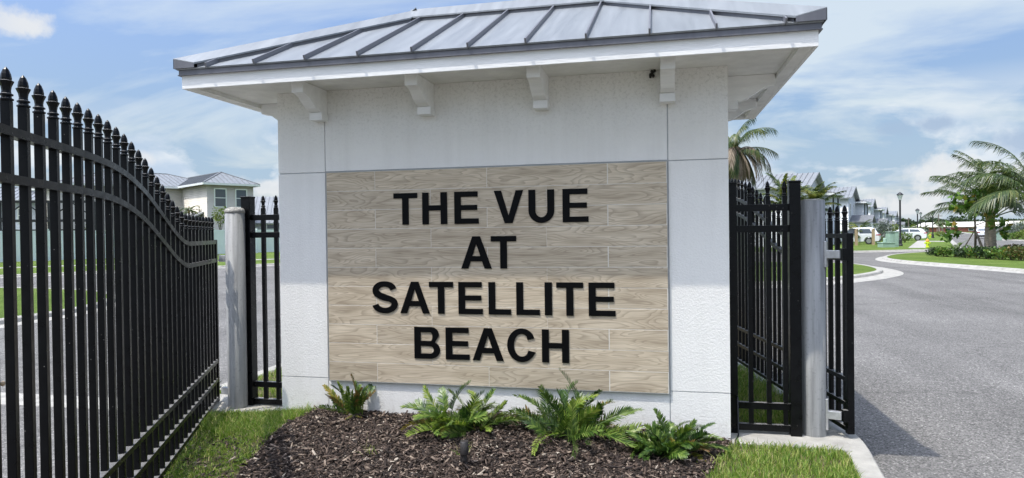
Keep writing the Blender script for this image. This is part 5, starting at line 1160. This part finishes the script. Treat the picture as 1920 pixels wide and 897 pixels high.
shrub('bright green low shrub at the right picture edge', at(1919,78), 2.4, 1.3, 'leaf_lime', 74, RG, 800, .15)
shrub('yellow green tall shrub behind the silver bushes', at(1922,90), 3.0, 2.8, 'leaf_lime', 75, RG, 800, .22)
mb = on(1873.5,449.5); m = MB(); m.box(-.22,.22,-.2,.2,-.1,.75); m.box(-.26,.26,-.24,.24,.752,.82); solo('meter_box', m, M['util_green'], 'small pale green box on the lawn across the road', 'utility box', mb, world=False)
# bedding on the palm island
PG = 'bedding plants on the palm island'
bed = [(1757,480.5,.9,.45,'leaf_dark','low dark shrub at the left tip of the planted bed'),(1772,482,1.1,.5,'leaf_green','low green shrub second from the left tip of the planted bed'),(1812,484,1.2,.55,'leaf_dark','dark green shrub in front of the young staked tree'),
       (1834,485,1.2,.6,'leaf_green','green shrub between the young tree and the big palm'),(1852,486,1.2,.6,'leaf_dark','dark shrub at the foot of the big palm'),(1876,487,1.3,.62,'leaf_green','low green shrub just right of the big palm'),
       (1897,488,1.3,.6,'leaf_green','green shrub near the right edge of the planted bed'),(1916,489,1.3,.65,'leaf_red','orange green shrub at the right picture edge of the bed'),(1905,480,1.6,.6,'leaf_red','reddish shrub behind the others at the right edge')]
for k, (u, v, w_, h_, mt, lb) in enumerate(bed): shrub(lb, on(u, v), w_*1.35, h_*1.15, mt, 80+k, PG, 700, .12)
P = on(1794,482); sg_ = thing('sago_plant', 'spiky sago like plant in the planted bed left of the staked tree', 'plant', P, 0, PG)
m = MB(); m.lathe([(.12,-.1),(.13,.1),(.05,.2),(.001,.22)], 8); part('stem', m, M['bark'], sg_, world=False)
for k in range(22):
    link('frond', frond_mesh('frond', rng.uniform(.7,1.0), 24, .16, .02, 80-k*3.2, 20-k*3, 900+k, M['leaf_green'] if False else M['cycad'], 60, .2, .3, 0, .01), sg_, (0,0,.15), (0,0,k*2.4))
# young staked tree
P = on(1828.5,478.5); st = thing('young_tree', 'young staked tree with big glossy leaves left of the large palm', 'tree', P)
m = MB(); m.tube([(0,0,-.1),(.02,0,1.3),(-.02,.02,2.6),(.05,0,3.5)], [.075,.06,.045,.02], 8); m.tube([(0,0,1.5),(-.5,.1,1.6),(-1.2,.1,1.25)], [.03,.025,.012], 6); m.tube([(0,0,1.7),(.6,-.1,1.95),(1.25,-.1,1.9)], [.03,.025,.012], 6); m.tube([(0,0,2.2),(-.5,0,2.8),(-.7,0,3.2)], [.03,.02,.01], 6); m.tube([(0,0,2.3),(.5,.2,2.7),(.9,.2,3.0)], [.03,.02,.01], 6)
part('trunk', m, M['bark'], st, world=False, smooth=True)
rx_ = math.atan2(_r.y, _r.x)
leaf_crown('crown', st, [(-.75,0,3.0,.7,.6,.55),(-.25,.1,2.6,.6,.5,.5),(.35,0,3.0,.55,.5,.5),(.75,.1,2.5,.55,.5,.45),(-1.25,.1,1.55,.38,.35,.35),(-1.5,.1,1.0,.38,.3,.28),(-1.05,.1,1.25,.35,.3,.25),(1.2,-.1,1.75,.6,.4,.42),(1.5,-.1,1.25,.42,.35,.3),(.1,0,3.45,.5,.4,.35)], 420, .34, 'leaf_green', 90, .62)
for a in (2.6, 4.9, .4):
    m = MB(); m.beam((math.cos(a)*.75, math.sin(a)*.75, -.05), (math.cos(a)*.06, math.sin(a)*.06, 1.35), .06, .06); part('stake', m, M['wood_pole'], st, world=False)
# brick building, trees and poles at the end of the road
q0 = at(1716, 206, 0); q1 = at(1945, 172, 0); dd = (q1-q0).normalized(); nn = Vector((-dd.y, dd.x, 0)); Lb = (q1-q0).length
bb = thing('brick_building', 'long low red brick building with pale roof at the end of the road', 'building', q0)
m = MB(); m.prism([q0+up*-.3, q1+up*-.3, q1+up*1.35, q0+up*1.35], nn*12); part('wall', m, M['brick'], bb)
m = MB(); m.prism([q0-dd*.6-nn*.7+up*1.40, q1+dd*.6-nn*.7+up*1.40, q1+dd*.6+nn*4+up*2.75, q0-dd*.6+nn*4+up*2.75], up*.15); m.prism([q0-dd*.6+nn*4.02+up*2.76, q1+dd*.6+nn*4.02+up*2.76, q1+dd*.6+nn*12.5+up*1.40, q0-dd*.6+nn*12.5+up*1.40], up*.15); part('roof', m, M['roof_white'], bb)
for s in range(4, int(Lb)-3, 7): win(bb, q0, dd, -nn, s, .35, 1.3, .7, 'white', False)
rt = random.Random(5)
TG = 'trees behind the brick building'
words = ['low rounded','broad dark','tallest dark','small dark','wide spreading','narrow dark','bushy','uneven topped','dense dark','squat dark','pale topped','loose crowned','far off dark','half hidden']
for k, (u, tp, dpt, w_) in enumerate([(1700,407,238,5),(1693,408,250,6),(1713,412,230,6),(1733,410,262,7),(1742,408,250,7),(1752,403,246,8),(1763,408,255,7),(1775,410,250,8),(1795,404,240,10),(1812,409,250,9),(1832,409,250,9),(1865,408,250,10),(1890,410,250,9),(1912,409,250,9)]):
    h_ = (424-tp)*dpt/1234+1.7
    tree(words[k]+' tree on the skyline '+['by the last townhouse','left of the second lamp','between the lamps','above the third lamp','above the fourth lamp','above the roof near the fifth lamp','right of the utility poles','above the left part of the brick building','above the brick building middle','behind the staked tree','above the brick roof left of the palm','behind the big palm trunk','above the silver bushes','at the right picture edge'][k], at(u,dpt), h_, w_, h_*.75, 'leaf_dark', 200+k, TG, 700, .7, .2)
for k, (u, tp, dpt) in enumerate([(1760,401,190),(1703.5,407,215),(1791,413,210)]):
    h_ = (424-tp)*dpt/1234+1.7; P = at(u, dpt); t = thing('utility_pole', ['wooden utility pole nearest the road among the young palms','distant utility pole left of the second lamp','short distant utility pole above the brick roof'][k], 'utility pole', P, YAW, 'utility poles on the skyline')
    m = MB(); m.lathe([(.17,-.2),(.12,h_)], 8); part('pole', m, M['wood_pole'], t, world=False); m = MB(); m.box(-1.1,1.1,-.06,.06,h_-.6,h_-.45); part('crossarm', m, M['wood_pole'], t, world=False)
